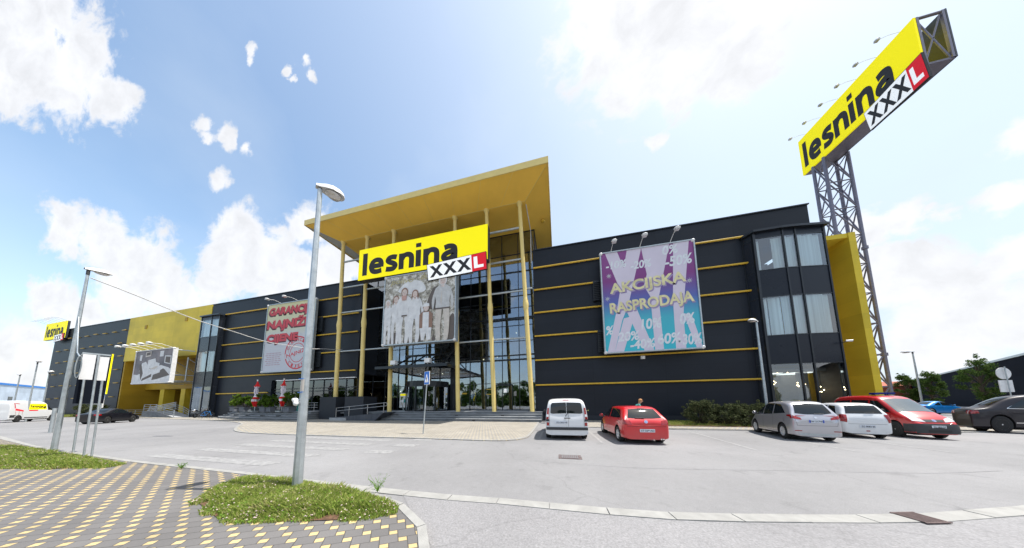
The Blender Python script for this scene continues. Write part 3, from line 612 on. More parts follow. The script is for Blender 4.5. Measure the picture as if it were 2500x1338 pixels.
# steps and podium
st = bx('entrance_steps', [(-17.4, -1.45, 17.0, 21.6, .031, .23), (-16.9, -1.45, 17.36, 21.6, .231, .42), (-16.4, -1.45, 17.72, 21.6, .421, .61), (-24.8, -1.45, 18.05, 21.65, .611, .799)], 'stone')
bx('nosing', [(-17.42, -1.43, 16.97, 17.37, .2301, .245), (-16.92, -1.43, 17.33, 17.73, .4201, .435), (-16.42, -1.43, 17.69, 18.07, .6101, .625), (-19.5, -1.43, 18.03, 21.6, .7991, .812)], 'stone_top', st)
for x, z, y in ((-15.8, .5, 17.715), (-9.4, .5, 17.715), (-5.0, .5, 17.715), (-7.4, .12, 16.995)): bx('step_light', [(x, x + .28, y - .012, y, z - .04, z + .04)], 'black', st)
# ramp and its railing
mb = MB(); mb.prism([(-22.3, 16.4, .031), (-17.0, 16.4, .031), (-16.0, 16.4, .80), (-22.3, 16.4, .28)], (0, 1.5, 0)); rp = part('ramp', mb, 'render_grey')
mb = MB(); mb.box(-22.35, -20.3, 16.34, 16.395, .03, .30); part('stained_end', mb, 'stone_top', rp)
mb = MB()
rz_ = lambda x: .28 + (x + 22.3) / 6.3 * .52
for x in (-21.8, -20.2, -18.0, -16.15): mb.tube([(x, 16.55, rz_(x)), (x, 16.55, rz_(x) + .95)], .028, 6)
for h in (.62, .92): mb.tube([(-21.7, 16.55, rz_(-21.7) + h), (-15.9, 16.55, rz_(-15.9) + h)], .026, 6)
mb.tube([(-15.9, 16.55, rz_(-15.9) + .92), (-15.75, 16.55, .8 + .8), (-15.9, 16.55, rz_(-15.9) + .62)], .026, 6); part('handrail', mb, 'steel', rp)
# cafe front
bx('cafe_window', [(CX0 + .1, -32.9, 19.45, 19.47, .95, 4.7)], 'canopy_glass'); bx('cafe_window', [(-32.8, -29.5, 19.45, 19.47, .95, 4.7)], 'canopy_glass'); bx('cafe_window', [(-29.4, -26.1, 19.45, 19.47, .95, 4.7)], 'canopy_glass'); bx('cafe_window', [(-26.0, CX1 - .1, 19.45, 19.47, .95, 4.7)], 'canopy_glass')
mb = MB()
for x in (CX0, -34.55, -32.9, -31.2, -29.5, -27.8, -26.1, -24.4, CX1 - .1): mb.box(x, x + .1, 19.4, 19.5, .9, 4.74)
for z in (3.2, 3.55, .9): mb.box(CX0, CX1, 19.4, 19.5, z, z + .1)
part('cafe_frame', mb, 'mullion')
mat('blind', (.30, .24, .13), .8); bx('cafe_blind', [(CX0 + .2 + i * 3.35, CX0 + 3.2 + i * 3.35, 19.6, 19.62, 3.7, 4.6) for i in range(4)] + [(-35.9, -33.2, 19.6, 19.62, .95, 3.1), (-25.3, -23.6, 19.62, 19.64, .95, 3.1)], 'blind')
bx('cafe_room', [(CX0, CX1, 26, 26.2, .8, 5.1), (CX0, CX1, 19.3, 26, .75, .89)], 'interior')
for (x, y, z) in [(-30.5, 22, 3.0), (-28.2, 22, 3.1), (-26.6, 21.5, 3.0), (-27.5, 24, 2.7)]: mb = MB(); mb.ell((x, y, z), .07, .07, .06, n=5); part('cafe_lamp', mb, 'bulb')
# terrace
tr = [(-43.6, 19.1), (-43.4, 18.4), (-42.4, 17.8), (-40, 17.1), (-34, 16.2), (-28, 15.75), (-25.8, 15.9), (-25.8, 19.2)]
def rise(pts, d): return [(x + (d if x < -42 else 0), y + (d if y < 18.9 else 0)) for x, y in pts]
te = None
for i in range(4):
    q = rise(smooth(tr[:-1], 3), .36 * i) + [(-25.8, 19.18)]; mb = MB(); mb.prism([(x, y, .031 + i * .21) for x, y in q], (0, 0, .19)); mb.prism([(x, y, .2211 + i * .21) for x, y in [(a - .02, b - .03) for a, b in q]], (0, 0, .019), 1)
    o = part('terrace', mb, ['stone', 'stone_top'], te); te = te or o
for x in (-40.6, -37.8, -34.9, -32.0, -29.2):
    y = np.interp(x, [-42.4, -40, -34, -28], [17.8, 17.1, 16.2, 15.75]); bx('step_light', [(x, x + .4, y + .25, y + .44, .40, .50)], 'black', te)
mb = MB()
for x in (-27.8, -26.0): mb.tube([(x, 17.4, .86), (x, 17.4, 1.8)], .025, 6)
for h in (1.3, 1.55, 1.8): mb.tube([(-27.8, 17.4, h), (-25.5, 17.4, h)], .022, 6)
part('terrace_rail', mb, 'steel', te)
mb = MB(); mb.tube([(-26.3, 16.2, .03), (-26.3, 16.2, 1.1)], .03, 6); part('rail_post', mb, 'steel', te)
bx('terrace_table', [(-28.2, -27.7, 17.2, 17.25, .9, 1.7)], 'teal', te)
# left ramp with railings by the yellow block
mb = MB(); mb.prism([(-60.5, 18.2, .031), (-50.5, 17.4, .031), (-50.5, 17.4, .06), (-56.5, 17.9, .85), (-60.5, 18.2, .85)], (0, 1.6, 0)); lr = part('side_ramp', mb, 'stone')
mb = MB(); mb.prism([(-60.5, 18.2, .852), (-56.5, 17.9, .852), (-50.5, 17.4, .062), (-50.5, 18.98, .062), (-56.5, 19.48, .852), (-60.5, 19.78, .852)][:3] + [(-50.5, 18.95, .062), (-56.5, 19.45, .852), (-60.5, 19.75, .852)], (0, 0, .012)); part('ramp_deck', mb, 'stone_top', lr)
def railing(name, pts, h=.95, n=3, m='galv', parent=None, dz=0, posts=None):
    mb = MB()
    for p in pts: mb.tube([p, (p[0], p[1], p[2] + h)], .03, 6)
    for k in range(n):
        mb.tube([(p[0], p[1], p[2] + h - k * h / (n + .3)) for p in pts], .024, 6)
    return part(name, mb, m, parent)
railing('side_railing', [(-60.3, 18.25, .85), (-58.3, 18.1, .85), (-56.4, 17.95, .85), (-53.6, 17.7, .42), (-50.6, 17.45, .05)], parent=lr)
railing('side_railing', [(-60.3, 19.9, .85), (-56.4, 19.5, .85), (-53.5, 19.2, .45), (-49.8, 18.3, .05)], parent=lr)
railing('side_railing', [(-71, 19.5, .05), (-68.5, 19.4, .05), (-66, 19.3, .05), (-63.4, 19.2, .05), (-61, 19.1, .05)], parent=lr)
mb = MB()
for k in range(4): mb.tube([(-60.6, 18.6 + k * .05, .7 + k * .22), (-57.2, 19.8, 1.5 + k * .22)], .045, 6)
part('stair_rail', mb, 'white_metal', lr)
# bays
def bay(P, zt, name_i):
    """P: plan corners from wall to wall, first side narrow"""
    zs = [(0.35, 4.25), (6.3, 9.3), (11.35, 14.0)]; b = None
    mb = MB()
    for i, (x, y) in enumerate(P):
        w = .045 if i not in (1, len(P) - 1) else .075; mb.box(x - w, x + w, y - .05, y + .1, .03, zt + .01)
    for z in (.36, 4.22, 6.32, 9.27, 11.38, 13.97):
        for i in range(len(P) - 1): mb.tube([(*P[i], z), (*P[i + 1], z)], .04, 4, 0, True, False)
    q = [(x + (.18 if x > sum(p[0] for p in P) / len(P) else -.12), y - .22) for x, y in P] + [(P[-1][0] + .15, 20), (P[0][0] - .1, 20)]; mb.prism([(x, y, zt + .012) for x, y in q], (0, 0, .16))
    b = part('bay', mb, 'mullion')
    for (a, c) in [(.03, .35), (4.25, 6.3), (9.3, 11.35), (14.0, zt)]:
        q = P + [(P[-1][0] - .02, 19.9), (P[0][0] + .02, 19.9)]; mb = MB(); mb.prism([(x, y, a) for x, y in q], (0, 0, c - a)); part('spandrel', mb, 'spandrel', b)
    for k, (a, c) in enumerate(zs):
        for i in range(len(P) - 1):
            p, q = Vector(P[i]), Vector(P[i + 1]); t = (q - p).normalized(); n = Vector((t.y, -t.x)) * .0; mb = MB()
            mb.quad((*(p + t * .07), a + .04), (*(q - t * .07), a + .04), (*(q - t * .07), c - .04), (*(p + t * .07), c - .04)); part('window', mb, 'bay_glass' if (q - p).length > .75 else 'spandrel', b)
        # blinds and rooms behind
        mb = MB(); xs = [p[0] for p in P]; xa, xb = min(xs) + .25, max(xs) - .25; x = xa; kk = 0
        if k > 0:
            while x < xb:
                w = rl.uniform(.5, 1.1); e = min(x + w, xb)
                if rl.random() < .86: yy = np.interp(x, [p[0] for p in P], [p[1] for p in P]) if P[0][0] < P[-1][0] else 18.7; yy += .2 + .04 * (kk % 2); mb.prism([(x, yy, a + .05), (e - .03, yy, a + .05), (e - .03, yy + .03, a + .05), (x, yy + .03, a + .05)], (0, 0, c - a - .1))
                x = e; kk += 1
        else:
            mb.box(xa, xa + .9, 20.8, 20.85, a, c - .7); mb.box(xa + 1.6, xa + 2.1, 20.4, 20.45, a, c - .7); mb.box(xb - 1.5, xb - .8, 20.2, 20.25, a, c - .5); mb.box(xa, xb, 19.9, 22.9, c - .5, c - .3)
        part('curtain', mb, 'curtain' if k else 'interior_light', b)
        for sx in (min(xs) + .06, max(xs) - .12): bx('room_side', [(sx, sx + .05, 19.3, 22.9, a, c)], 'interior_light' if k == 0 else 'interior', b)
        if k == 0:
            for q_ in range(2):
                mb = MB(); x_ = xa + (xb - xa) * (.18 + .46 * q_); mb.box(x_, x_ + (xb - xa) * .3, 20.2, 22.6, c - .56, c - .52); part('ceiling_light', mb, 'strip_light', b)
        bxp = [(xa - .1, xb + .1, 21.6 if k == 0 else 23, 23.1, a, c)]; bx('bay_room', bxp, 'interior_light' if k == 0 else 'interior', b)
    return b
for (P, n) in (([(14.67, 19.22), (14.98, 18.62), (16.73, 18.60), (17.56, 18.70), (19.45, 18.98), (19.55, 20.6)], 0), ([(-50.6, 19.2), (-50.6, 18.66), (-48.25, 18.62), (-46.75, 18.70), (-46.6, 19.2)], 1)):
    b = bay(P, 14.42, n)
    if n == 0:
        for (x, y, z) in [(15.9, 19.8, 2.9), (16.1, 20.2, 2.6), (17.6, 19.8, 2.8), (18.9, 19.9, 2.4), (16.3, 20.4, 3.75), (16.8, 20.4, 3.75), (17.3, 20.3, 3.75)]:
            k = 1 if z > 3.5 else 5; mb = MB()
            for _ in range(k): mb.ell((x + rl.uniform(-.22, .22) * (k > 1), y + rl.uniform(-.15, .15), z + rl.uniform(-.2, .2) * (k > 1)), .032, .032, .032, n=4)
            mb.tube([(x, y, z), (x, y, 3.85)], .01, 4, 1); part('chandelier', mb, ['bulb', 'black'], b)
        mb = MB(); mb.ell((15.6, 19.5, 8.7), .07, .05, .05, n=5); part('wall_lamp', mb, 'bulb', b)
# bays need a core so that rooms stay dark
bx('bay_core', [(15.2, 19.4, 23.1, 30, 0, 14.3)], 'clad_dark'); 
# portal frame in yellow
bx('portal_fin', [(21.9, 22.3, 20.0, 24.5, 0, 14.3)], 'clad_yellow'); bx('portal_top', [(19.62, 21.899, 20.05, 24.5, 13.95, 14.3)], 'clad_yellow')
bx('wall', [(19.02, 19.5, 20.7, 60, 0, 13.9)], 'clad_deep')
# louvre grilles behind the billboards
def louvre(x0_, x1_, z0_, z1_):
    mb = MB(); mb.box(x0_, x1_, 18.98, 19.19, z0_, z1_); n = int((z1_ - z0_) / .16)
    for i in range(n): z = z0_ + .08 + i * (z1_ - z0_ - .1) / n; mb.prism([(x0_ + .05, 18.98, z), (x0_ + .05, 18.90, z - .05), (x0_ + .05, 18.90, z - .03), (x0_ + .05, 18.98, z + .03)], (x1_ - x0_ - .1, 0, 0))
    part('louvre', mb, 'mullion')
louvre(-30.6, -28.1, 10.5, 12.4); louvre(-30.4, -28.0, 6.1, 8.0); louvre(3.3, 5, 10.6, 12.5); louvre(3.5, 5, 5.9, 7.9)
mb = MB(); mb.box(6.8, 7.1, 19.0, 19.19, 5.15, 5.4); part('wall_vent', mb, 'white_metal')

# ------------------------------------------------------------------ signs
def flood(parent, base, head, name='floodlight', s=1., col='white_metal'):
    mb = MB(); b, h = Vector(base), Vector(head); m_ = (b + h) / 2 + Vector((0, 0, .18 * s))
    mb.tube([b, b + Vector((0, 0, .10)), m_, h], .022 * s, 6, 0); mb.ell(h + Vector((0, 0, .03)), .22 * s, .20 * s, .11 * s, 0, 7); mb.box(h.x - .16 * s, h.x + .16 * s, h.y - .14 * s, h.y + .14 * s, h.z - .11 * s, h.z - .02, 1)
    return mb.build(name, [col, 'lens_grey'], parent)
# entrance sign
es_ = thing('shop_sign', (-13.3, 17.1, 14.78), 'wide yellow sign with black lettering fixed to the columns above the entrance', 'shop sign', 'store signs')
mb = MB(); mb.box(-20.65, -6.0, 17.0, 17.6, 14.78, 18.26); mb.build('sign_box', 'dark_metal', es_)
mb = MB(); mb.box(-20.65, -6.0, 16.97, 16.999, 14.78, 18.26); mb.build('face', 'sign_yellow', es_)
fr = frame_y(16.97); mb = MB(); logo(mb, 'lesnina', fr, -20.15, -9.1, 15.22, 17.72, 0); mb.build('lettering', 'ink', es_)
def xxxl(parent, fr, C, th):
    """C: four corners (u,v) lower-left, lower-right, upper-right, upper-left"""
    bl = lambda s, t: tuple(np.array(C[0]) * (1 - s) * (1 - t) + np.array(C[1]) * s * (1 - t) + np.array(C[2]) * s * t + np.array(C[3]) * (1 - s) * t)
    f2 = lambda s, t, l=0: fr(*bl(s, t), l)
    k = -.008
    mb = MB(); a = [f2(s, t, th) for s, t in ((k, k * 3), (1 - k, k * 3), (1 - k, 1 - k * 3), (k, 1 - k * 3))]; d = Vector(f2(0, 0, .01)) - Vector(f2(0, 0, th)); mb.prism(a, d, 0); b = mb.build('plate', 'ink', parent)
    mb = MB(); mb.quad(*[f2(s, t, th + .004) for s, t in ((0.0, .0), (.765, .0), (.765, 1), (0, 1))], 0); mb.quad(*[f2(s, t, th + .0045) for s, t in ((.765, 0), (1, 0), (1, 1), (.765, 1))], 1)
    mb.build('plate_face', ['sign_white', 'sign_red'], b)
    mb = MB()
    for i in range(3): text(mb, 'X', f2, .035 + i * .24, .275 + i * .24, .14, .86, 0, .05, 0, th + .010)
    text(mb, 'L', f2, .80, .955, .16, .84, 1, .05, 0, th + .010); mb.build('plate_lettering', ['ink', 'sign_white'], b)
xxxl(es_, fr, [(-12.0, 13.48), (-6.05, 13.75), (-6.15, 15.42), (-12.2, 15.1)], .12)
# tower sign
tw = thing('sign_tower', (24.8, 23.1, 0), 'tall grey lattice mast carrying a long yellow sign high in the sky', 'sign tower', 'store signs')
mb = MB(); LX, LY = (24.05, 25.7), (22.65, 23.45); H_ = 23.5
corners = [(LX[0], LY[0]), (LX[1], LY[0]), (LX[1], LY[1]), (LX[0], LY[1])]
for i, (x, y) in enumerate(corners):
    mb.tube([(x, y, 0), (x, y, H_)], .105 if i else .11, 10)
    for z in (5.2, 14.4): mb.tube([(x, y, z - .12), (x, y, z + .12)], .17, 10)
nz_ = 9; hs = [i * H_ / nz_ for i in range(nz_ + 1)]
for i in range(nz_ + 1):
    for k in range(4): a, b = corners[k], corners[(k + 1) % 4]; mb.tube([(*a, hs[i]), (*b, hs[i])], .05, 6)
for i in range(nz_):
    for k in range(4):
        a, b = corners[k], corners[(k + 1) % 4]; mb.tube([(*a, hs[i]), (*b, hs[i + 1])], .045, 6); mb.tube([(*b, hs[i]), (*a, hs[i + 1])], .045, 6)
mb.build('mast', 'mast_metal', tw)
TX, YF, YN, ZB, ZT = 24.0, 24.2, 17.3, 23.45, 27.15
TW = 1.5
mb = MB()
mb.box(TX + .12, TX + TW, YN + .05, YF, ZB + .0, ZB + .05)
for y in (YN + .06, (YN + YF) / 2, YF - .1):
    for x in (TX + .2, TX + TW - .08): mb.box(x - .06, x + .06, y - .06, y + .06, ZB + .05, ZT - .02)
for y in [YN + .1 + i * (YF - YN - .2) / 8 for i in range(9)]: mb.tube([(TX + .2, y, ZB + .1), (TX + TW - .1, y, ZB + .1)], .05, 6); mb.tube([(TX + .2, y, ZT - .08), (TX + TW - .1, y, ZT - .08)], .05, 6)
for i in range(8):
    a = YN + .1 + i * (YF - YN - .2) / 8; b = a + (YF - YN - .2) / 8; mb.tube([(TX + .25, a, ZB + .1), (TX + TW - .1, b, ZB + .1)], .04, 6); mb.tube([(TX + .25, a, ZT - .1), (TX + TW - .1, b, ZT - .1)], .04, 6)
for z0_, z1_ in ((ZB + .1, ZT - .1), (ZT - .1, ZB + .1)): mb.tube([(TX + .2, YN + .1, z0_), (TX + TW - .1, YN + .1, z1_)], .045, 6)
mb.tube([(TX + .2, YN + .06, ZT - .06), (TX + TW, YN + .06, ZT - .06)], .06, 6); mb.build('box_frame', 'mast_metal', tw)
mb = MB(); mb.box(TX + TW, TX + TW + .08, YN, YF, ZB, ZT); mb.build('back_panel', 'dark_metal', tw)
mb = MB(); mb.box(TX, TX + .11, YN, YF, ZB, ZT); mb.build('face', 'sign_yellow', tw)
fx = lambda u, v, l=0: (TX - l, u, v)
mb = MB(); logo(mb, 'lesnina', fx, 23.95, 18.45, 24.02, 26.55, 0); mb.build('lettering', 'ink', tw)
xxxl(tw, fx, [(19.7, 22.1), (17.1, 22.25), (17.2, 24.2), (19.85, 23.75)], .15)
for y in (23.6, 22.4, 21.2, 20.1, 19.0, 17.9): flood(tw, (TX + .05, y, ZT), (TX - 1.15, y - .02, ZT - .1), s=.62)
# small sign at the far end
ls = thing('shop_sign', (-95.6, 18.9, 14.6), 'small distant yellow sign at the far left end of the store', 'shop sign', 'store signs')
mb = MB(); mb.box(-99.9, -91.6, 18.85, 19.1, 14.75, 18.1); mb.build('sign_box', 'dark_metal', ls)
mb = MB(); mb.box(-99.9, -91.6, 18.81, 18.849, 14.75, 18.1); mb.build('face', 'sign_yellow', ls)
fr2 = frame_y(18.81); mb = MB(); logo(mb, 'lesnina', fr2, -99.4, -92.6, 15.3, 17.6, 0, .01); mb.build('lettering', 'ink', ls)
xxxl(ls, fr2, [(-95.2, 14.1), (-91.6, 14.3), (-91.6, 15.6), (-95.2, 15.4)], .1)
mb = MB()
for k in range(7): x = -101 + k * 1.35; mb.tube([(x + 1.1, 18.9, 18.1), (x + .5, 18.2, 18.5), (x, 17.7, 18.45)], .03, 5)
mb.build('lamp_arm', 'galv', ls)

def board(name, x0_, x1_, y, z0_, z1_, label, face, fr_col='galv', depth=.25, group='billboards on the store front'):
    t = thing(name, ((x0_ + x1_) / 2, y, z0_), label, 'billboard', group); mb = MB(); e = .10
    mb.box(x0_, x1_, y + .03, y + depth, z0_, z1_); mb.build('panel', face, t)
    mb = MB(); mb.box(x0_ - e, x1_ + e, y - .03, y + depth, z1_ + .001, z1_ + e); mb.box(x0_ - e, x1_ + e, y - .03, y + depth, z0_ - e, z0_ - .001); mb.box(x0_ - e, x0_ - .001, y - .03, y + depth, z0_, z1_); mb.box(x1_ + .001, x1_ + e, y - .03, y + depth, z0_, z1_)
    for x in (x0_, x1_):
        for z in (z0_, z1_): mb.ell((x, y + .05, z), .15, .16, .15, 1, 6)
    mb.build('frame', [fr_col, 'white_metal'], t); return t, frame_y(y + .03)
def grad_mat(name, stops, z0_, z1_):
    m, N, L, b = new_mat(name); tc = N.new('ShaderNodeTexCoord'); sp = N.new('ShaderNodeSeparateXYZ'); L.new(tc.outputs['Object'], sp.inputs[0])
    r = N.new('ShaderNodeMapRange'); L.new(sp.outputs[2], r.inputs[0]); r.inputs[1].default_value = z0_; r.inputs[2].default_value = z1_
    c = N.new('ShaderNodeValToRGB'); L.new(r.outputs[0], c.inputs[0]); e = c.color_ramp.elements
    e[0].position, e[0].color = stops[0][0], (*stops[0][1], 1); e[1].position, e[1].color = stops[-1][0], (*stops[-1][1], 1)
    for p, col in stops[1:-1]: q = e.new(p); q.color = (*col, 1)
    L.new(c.outputs[0], b.inputs['Base Color']); b.inputs['Roughness'].default_value = .55; M[name] = m
# --- sale poster
grad_mat('sale_print', [(0, (.03, .46, .56)), (.30, (.05, .40, .50)), (.48, (.08, .12, .38)), (.70, (.19, .035, .19)), (1, (.24, .06, .23))], 0, 8.8)
t, fr = board('billboard', 3.95, 10.85, 18.3, 5.7, 14.45, 'purple and turquoise sale billboard reading AKCIJSKA RASPRODAJA on the right wall', 'sale_print')
mat('ghost', (.62, .56, .66), .7, vary=.05, scale=.6); mat('gold', (.68, .62, .34), .6, vary=.25, scale=1.4); mat('gold_shadow', (.30, .24, .40), .7); mat('pale_print', (.66, .68, .72), .6)
U = lambda u: 3.95 + 6.9 * u; V = lambda v: 5.7 + 8.75 * v
f01 = lambda u, v, l=0: fr(U(u), V(v), l)
mb = MB()
gh = [[(.05, 1), (.19, 1), (.33, .62), (.22, .55)], [(.30, 1), (.46, 1), (.28, .45), (.20, .30), (.10, 0), (.02, 0), (.16, .45)], [(.46, 1), (.66, 1), (.60, .72), (.62, .0), (.53, 0), (.52, .60)], [(.60, 1), (.76, 1), (.58, .40), (.46, .62)], [(.80, 1), (.96, 1), (.88, .55), (.84, .30), (.84, 0), (.74, 0), (.75, .45)],
      [(.26, .38), (.36, .42), (.52, 0), (.42, 0)], [(.84, .32), (.92, .30), (1.0, .0), (.94, 0)], [(.22, .32), (.34, .34), (.20, 0), (.10, 0)]]
for gi, g in enumerate(gh): mb.poly([f01(u, v, .002 + .0007 * gi) for u, v in g], 0)
for s, u0, u1, v0, v1 in [('-10%', .05, .29, .83, .91), ('-20%', .33, .56, .80, .88), ('0%', .68, .85, .90, .99), ('-50%', .70, .98, .78, .88), ('10%', .40, .62, .20, .30), ('20%', .14, .38, .10, .19), ('-40%', .27, .54, .02, .11), ('60%', .56, .80, .05, .15), ('-30%', .77, 1.0, .03, .13), ('%', .01, .10, .17, .26), ('0%', .80, .95, .22, .32)]:
    text(mb, s, f01, u0, u1, v0, v1, 1, .03, .15, .008, .03)
for s, u0, u1, v0, v1 in [('AKCIJSKA', .08, .90, .565, .70), ('RASPRODAJA', .07, .96, .37, .505)]:
    text(mb, s, f01, u0 + .012, u1 + .012, v0 - .012, v1 - .012, 3, .055, .0, .011, .05); text(mb, s, f01, u0, u1, v0, v1, 2, .03, .0, .015, .05)
for (u, v) in ((.08, .76), (.93, .62), (.05, .53)):
    for a in range(4): t_ = a * math.pi / 4; c_, s_ = math.cos(t_), math.sin(t_); mb.poly([f01(u + .035 * c_, v + .028 * s_, .012), f01(u - .004 * s_, v + .004 * c_, .012), f01(u - .035 * c_, v - .028 * s_, .012), f01(u + .004 * s_, v - .004 * c_, .012)], 1)
mb.build('poster_print', ['ghost', 'pale_print', 'gold', 'gold_shadow'], t)
for x, z in ((4.8, 14.75), (7.05, 14.85), (9.3, 14.95)): flood(t, (x, 18.35, 14.55), (x, 17.3, z - .05))
# --- guarantee poster
grad_mat('cream_print', [(0, (.50, .52, .58)), (.5, (.52, .53, .56)), (.62, (.55, .56, .42)), (1, (.62, .58, .32))], 0, 8.8)
t, fr = board('billboard', -36.95, -28.8, 18.55, 5.78, 14.6, 'tall pale billboard reading GARANCIJA NAJNIZE CIJENE in red letters on the left wall', 'cream_print')
t['label'] = 'tall pale billboard with red letters GARANCIJA NAJNIŽE CIJENE and a round red stamp'
mat('red_print', (.55, .05, .07), .6, vary=.08); mat('red_dark', (.09, .02, .03), .6)
f01 = lambda u, v, l=0: fr(-36.95 + 8.15 * u, 5.78 + 8.82 * v, l); mb = MB()
for s, u0, u1, v0, v1 in [('GARANCIJA', .04, .99, .80, .955), ('NAJNIŽE', .02, .93, .595, .79), ('CIJENE', .04, .70, .40, .55)]:
    text(mb, s, f01, u0 - .016, u1 - .010, v0 - .018, v1 - .018, 1, .06, 0, .006); text(mb, s, f01, u0, u1, v0, v1, 0, .055, 0, .011)
def ring(cu, cv, r0, r1, n, mi, asp=8.15 / 8.82):
    for i in range(n):
        a, b = 2 * math.pi * i / n, 2 * math.pi * (i + 1) / n
        mb.poly([f01(cu + r * math.cos(t_), cv + r * asp * math.sin(t_), .006) for r, t_ in ((r0, a), (r1, a), (r1, b), (r0, b))], mi)
ring(.71, .25, .235, .255, 40, 0); ring(.71, .25, .14, .15, 30, 0); ring(.71, .25, .18, .184, 30, 0)
mb.poly([f01(.47, .17, .008), f01(.96, .27, .008), f01(.95, .33, .008), f01(.46, .235, .008)], 2)
text(mb, 'NAJNIŽE', f01, .49, .92, .21, .29, 0, .02, 0, .011, .20)
for s, r, a0, a1, h in (('GARANCIJA', .205, 160, 25, .042), ('CIJENE', .208, 225, 325, .042)):
    for i, ch in enumerate(s):
        a = R(a0 + (a1 - a0) * i / (len(s) - 1)); cu, cv = .71 + r * math.cos(a), .25 + r * .924 * math.sin(a); text(mb, ch, f01, cu - .02, cu + .02, cv - h / 2, cv + h / 2, 0, .02, 0, .008, (a - math.pi / 2) if a0 < 200 else (a + math.pi / 2))
for i in range(7):
    w = .16 + .02 * math.sin(i * 2.1)
    for k in range(5): mb.poly([f01(.22 - w + k * w * .4, .26 - i * .028, .006), f01(.22 - w + k * w * .4 + w * .33, .26 - i * .028, .006), f01(.22 - w + k * w * .4 + w * .33, .272 - i * .028, .006), f01(.22 - w + k * w * .4, .272 - i * .028, .006)], 3)
mat('pink_print', (.42, .30, .36), .6); mb.build('poster_print', ['red_print', 'red_dark', 'cream_print', 'pink_print'], t)
for x in (-34.9, -32.0): flood(t, (x, 18.6, 14.7), (x - .1, 17.4, 14.7))
# --- faded family poster
m, N, L, b = new_mat('foliage_print'); tc = N.new('ShaderNodeTexCoord'); n = N.new('ShaderNodeTexNoise'); n.inputs['Scale'].default_value = 1.5; n.inputs['Detail'].default_value = 9; n.inputs['Roughness'].default_value = .85; L.new(tc.outputs['Object'], n.inputs[0])
c = N.new('ShaderNodeValToRGB'); L.new(n.outputs[0], c.inputs[0]); e = c.color_ramp.elements; e[0].position = .38; e[0].color = (.07, .065, .05, 1); e[1].position = .56; e[1].color = (.70, .68, .64, 1); q = e.new(.5); q.color = (.36, .33, .27, 1); L.new(c.outputs[0], b.inputs['Base Color']); M['foliage_print'] = m
t, fr = board('billboard', -17.05, -9.2, 16.95, 7.45, 14.5, 'sun-bleached billboard with a family of six in a garden, hung under the entrance sign', 'foliage_print', depth=.55)
mat('faded_white', (.66, .66, .67), .7, vary=.16, scale=1.6); mat('faded_shirt', (.50, .50, .50), .7, vary=.15); mat('faded_beige', (.56, .51, .46), .7); mat('faded_skin', (.60, .50, .46), .7); mat('faded_dark', (.12, .10, .09), .7); mat('faded_brown', (.26, .16, .12), .7); mat('faded_red', (.50, .30, .26), .7)
f01 = lambda u, v, l=0: fr(-17.05 + 7.85 * u, 7.45 + 7.05 * v, l); mb = MB(); Z_ = [.004]
def P_(pts, mi): Z_[0] += .0012; mb.poly([f01(u, v, Z_[0]) for u, v in pts], mi)
def C_(pts, mi, n=4):
    Pq = [Vector(p) for p in pts]; k = len(Pq); out = []
    for i in range(k):
        a_, b_, c_, d_ = Pq[i - 1], Pq[i], Pq[(i + 1) % k], Pq[(i + 2) % k]
        for j in range(n): t_ = j / n; out.append(tuple(.5 * ((2 * b_) + (c_ - a_) * t_ + (2 * a_ - 5 * b_ + 4 * c_ - d_) * t_ * t_ + (3 * b_ - a_ - 3 * c_ + d_) * t_ ** 3)))
    P_([(min(1, max(0, x)), min(1, max(0, y))) for x, y in out], mi)
for q_ in ([(.10, .02), (.13, .14), (.20, .16), (.22, .02)], [(.30, .01), (.35, .22), (.40, .02)], [(.52, .01), (.55, .16), (.58, .01)], [(.90, .02), (.93, .30), (.99, .34), (.99, .02)], [(.02, .10), (.03, .22), (.06, .16)], [(.70, .02), (.72, .10), (.75, .02)]): C_(q_, 4)
C_([(.62, .50), (.66, .66), (.72, .76), (.80, .74), (.80, .52), (.72, .44)], 4); C_([(.30, .72), (.20, .78), (.34, .90), (.52, .88), (.60, .74), (.45, .70)], 0)
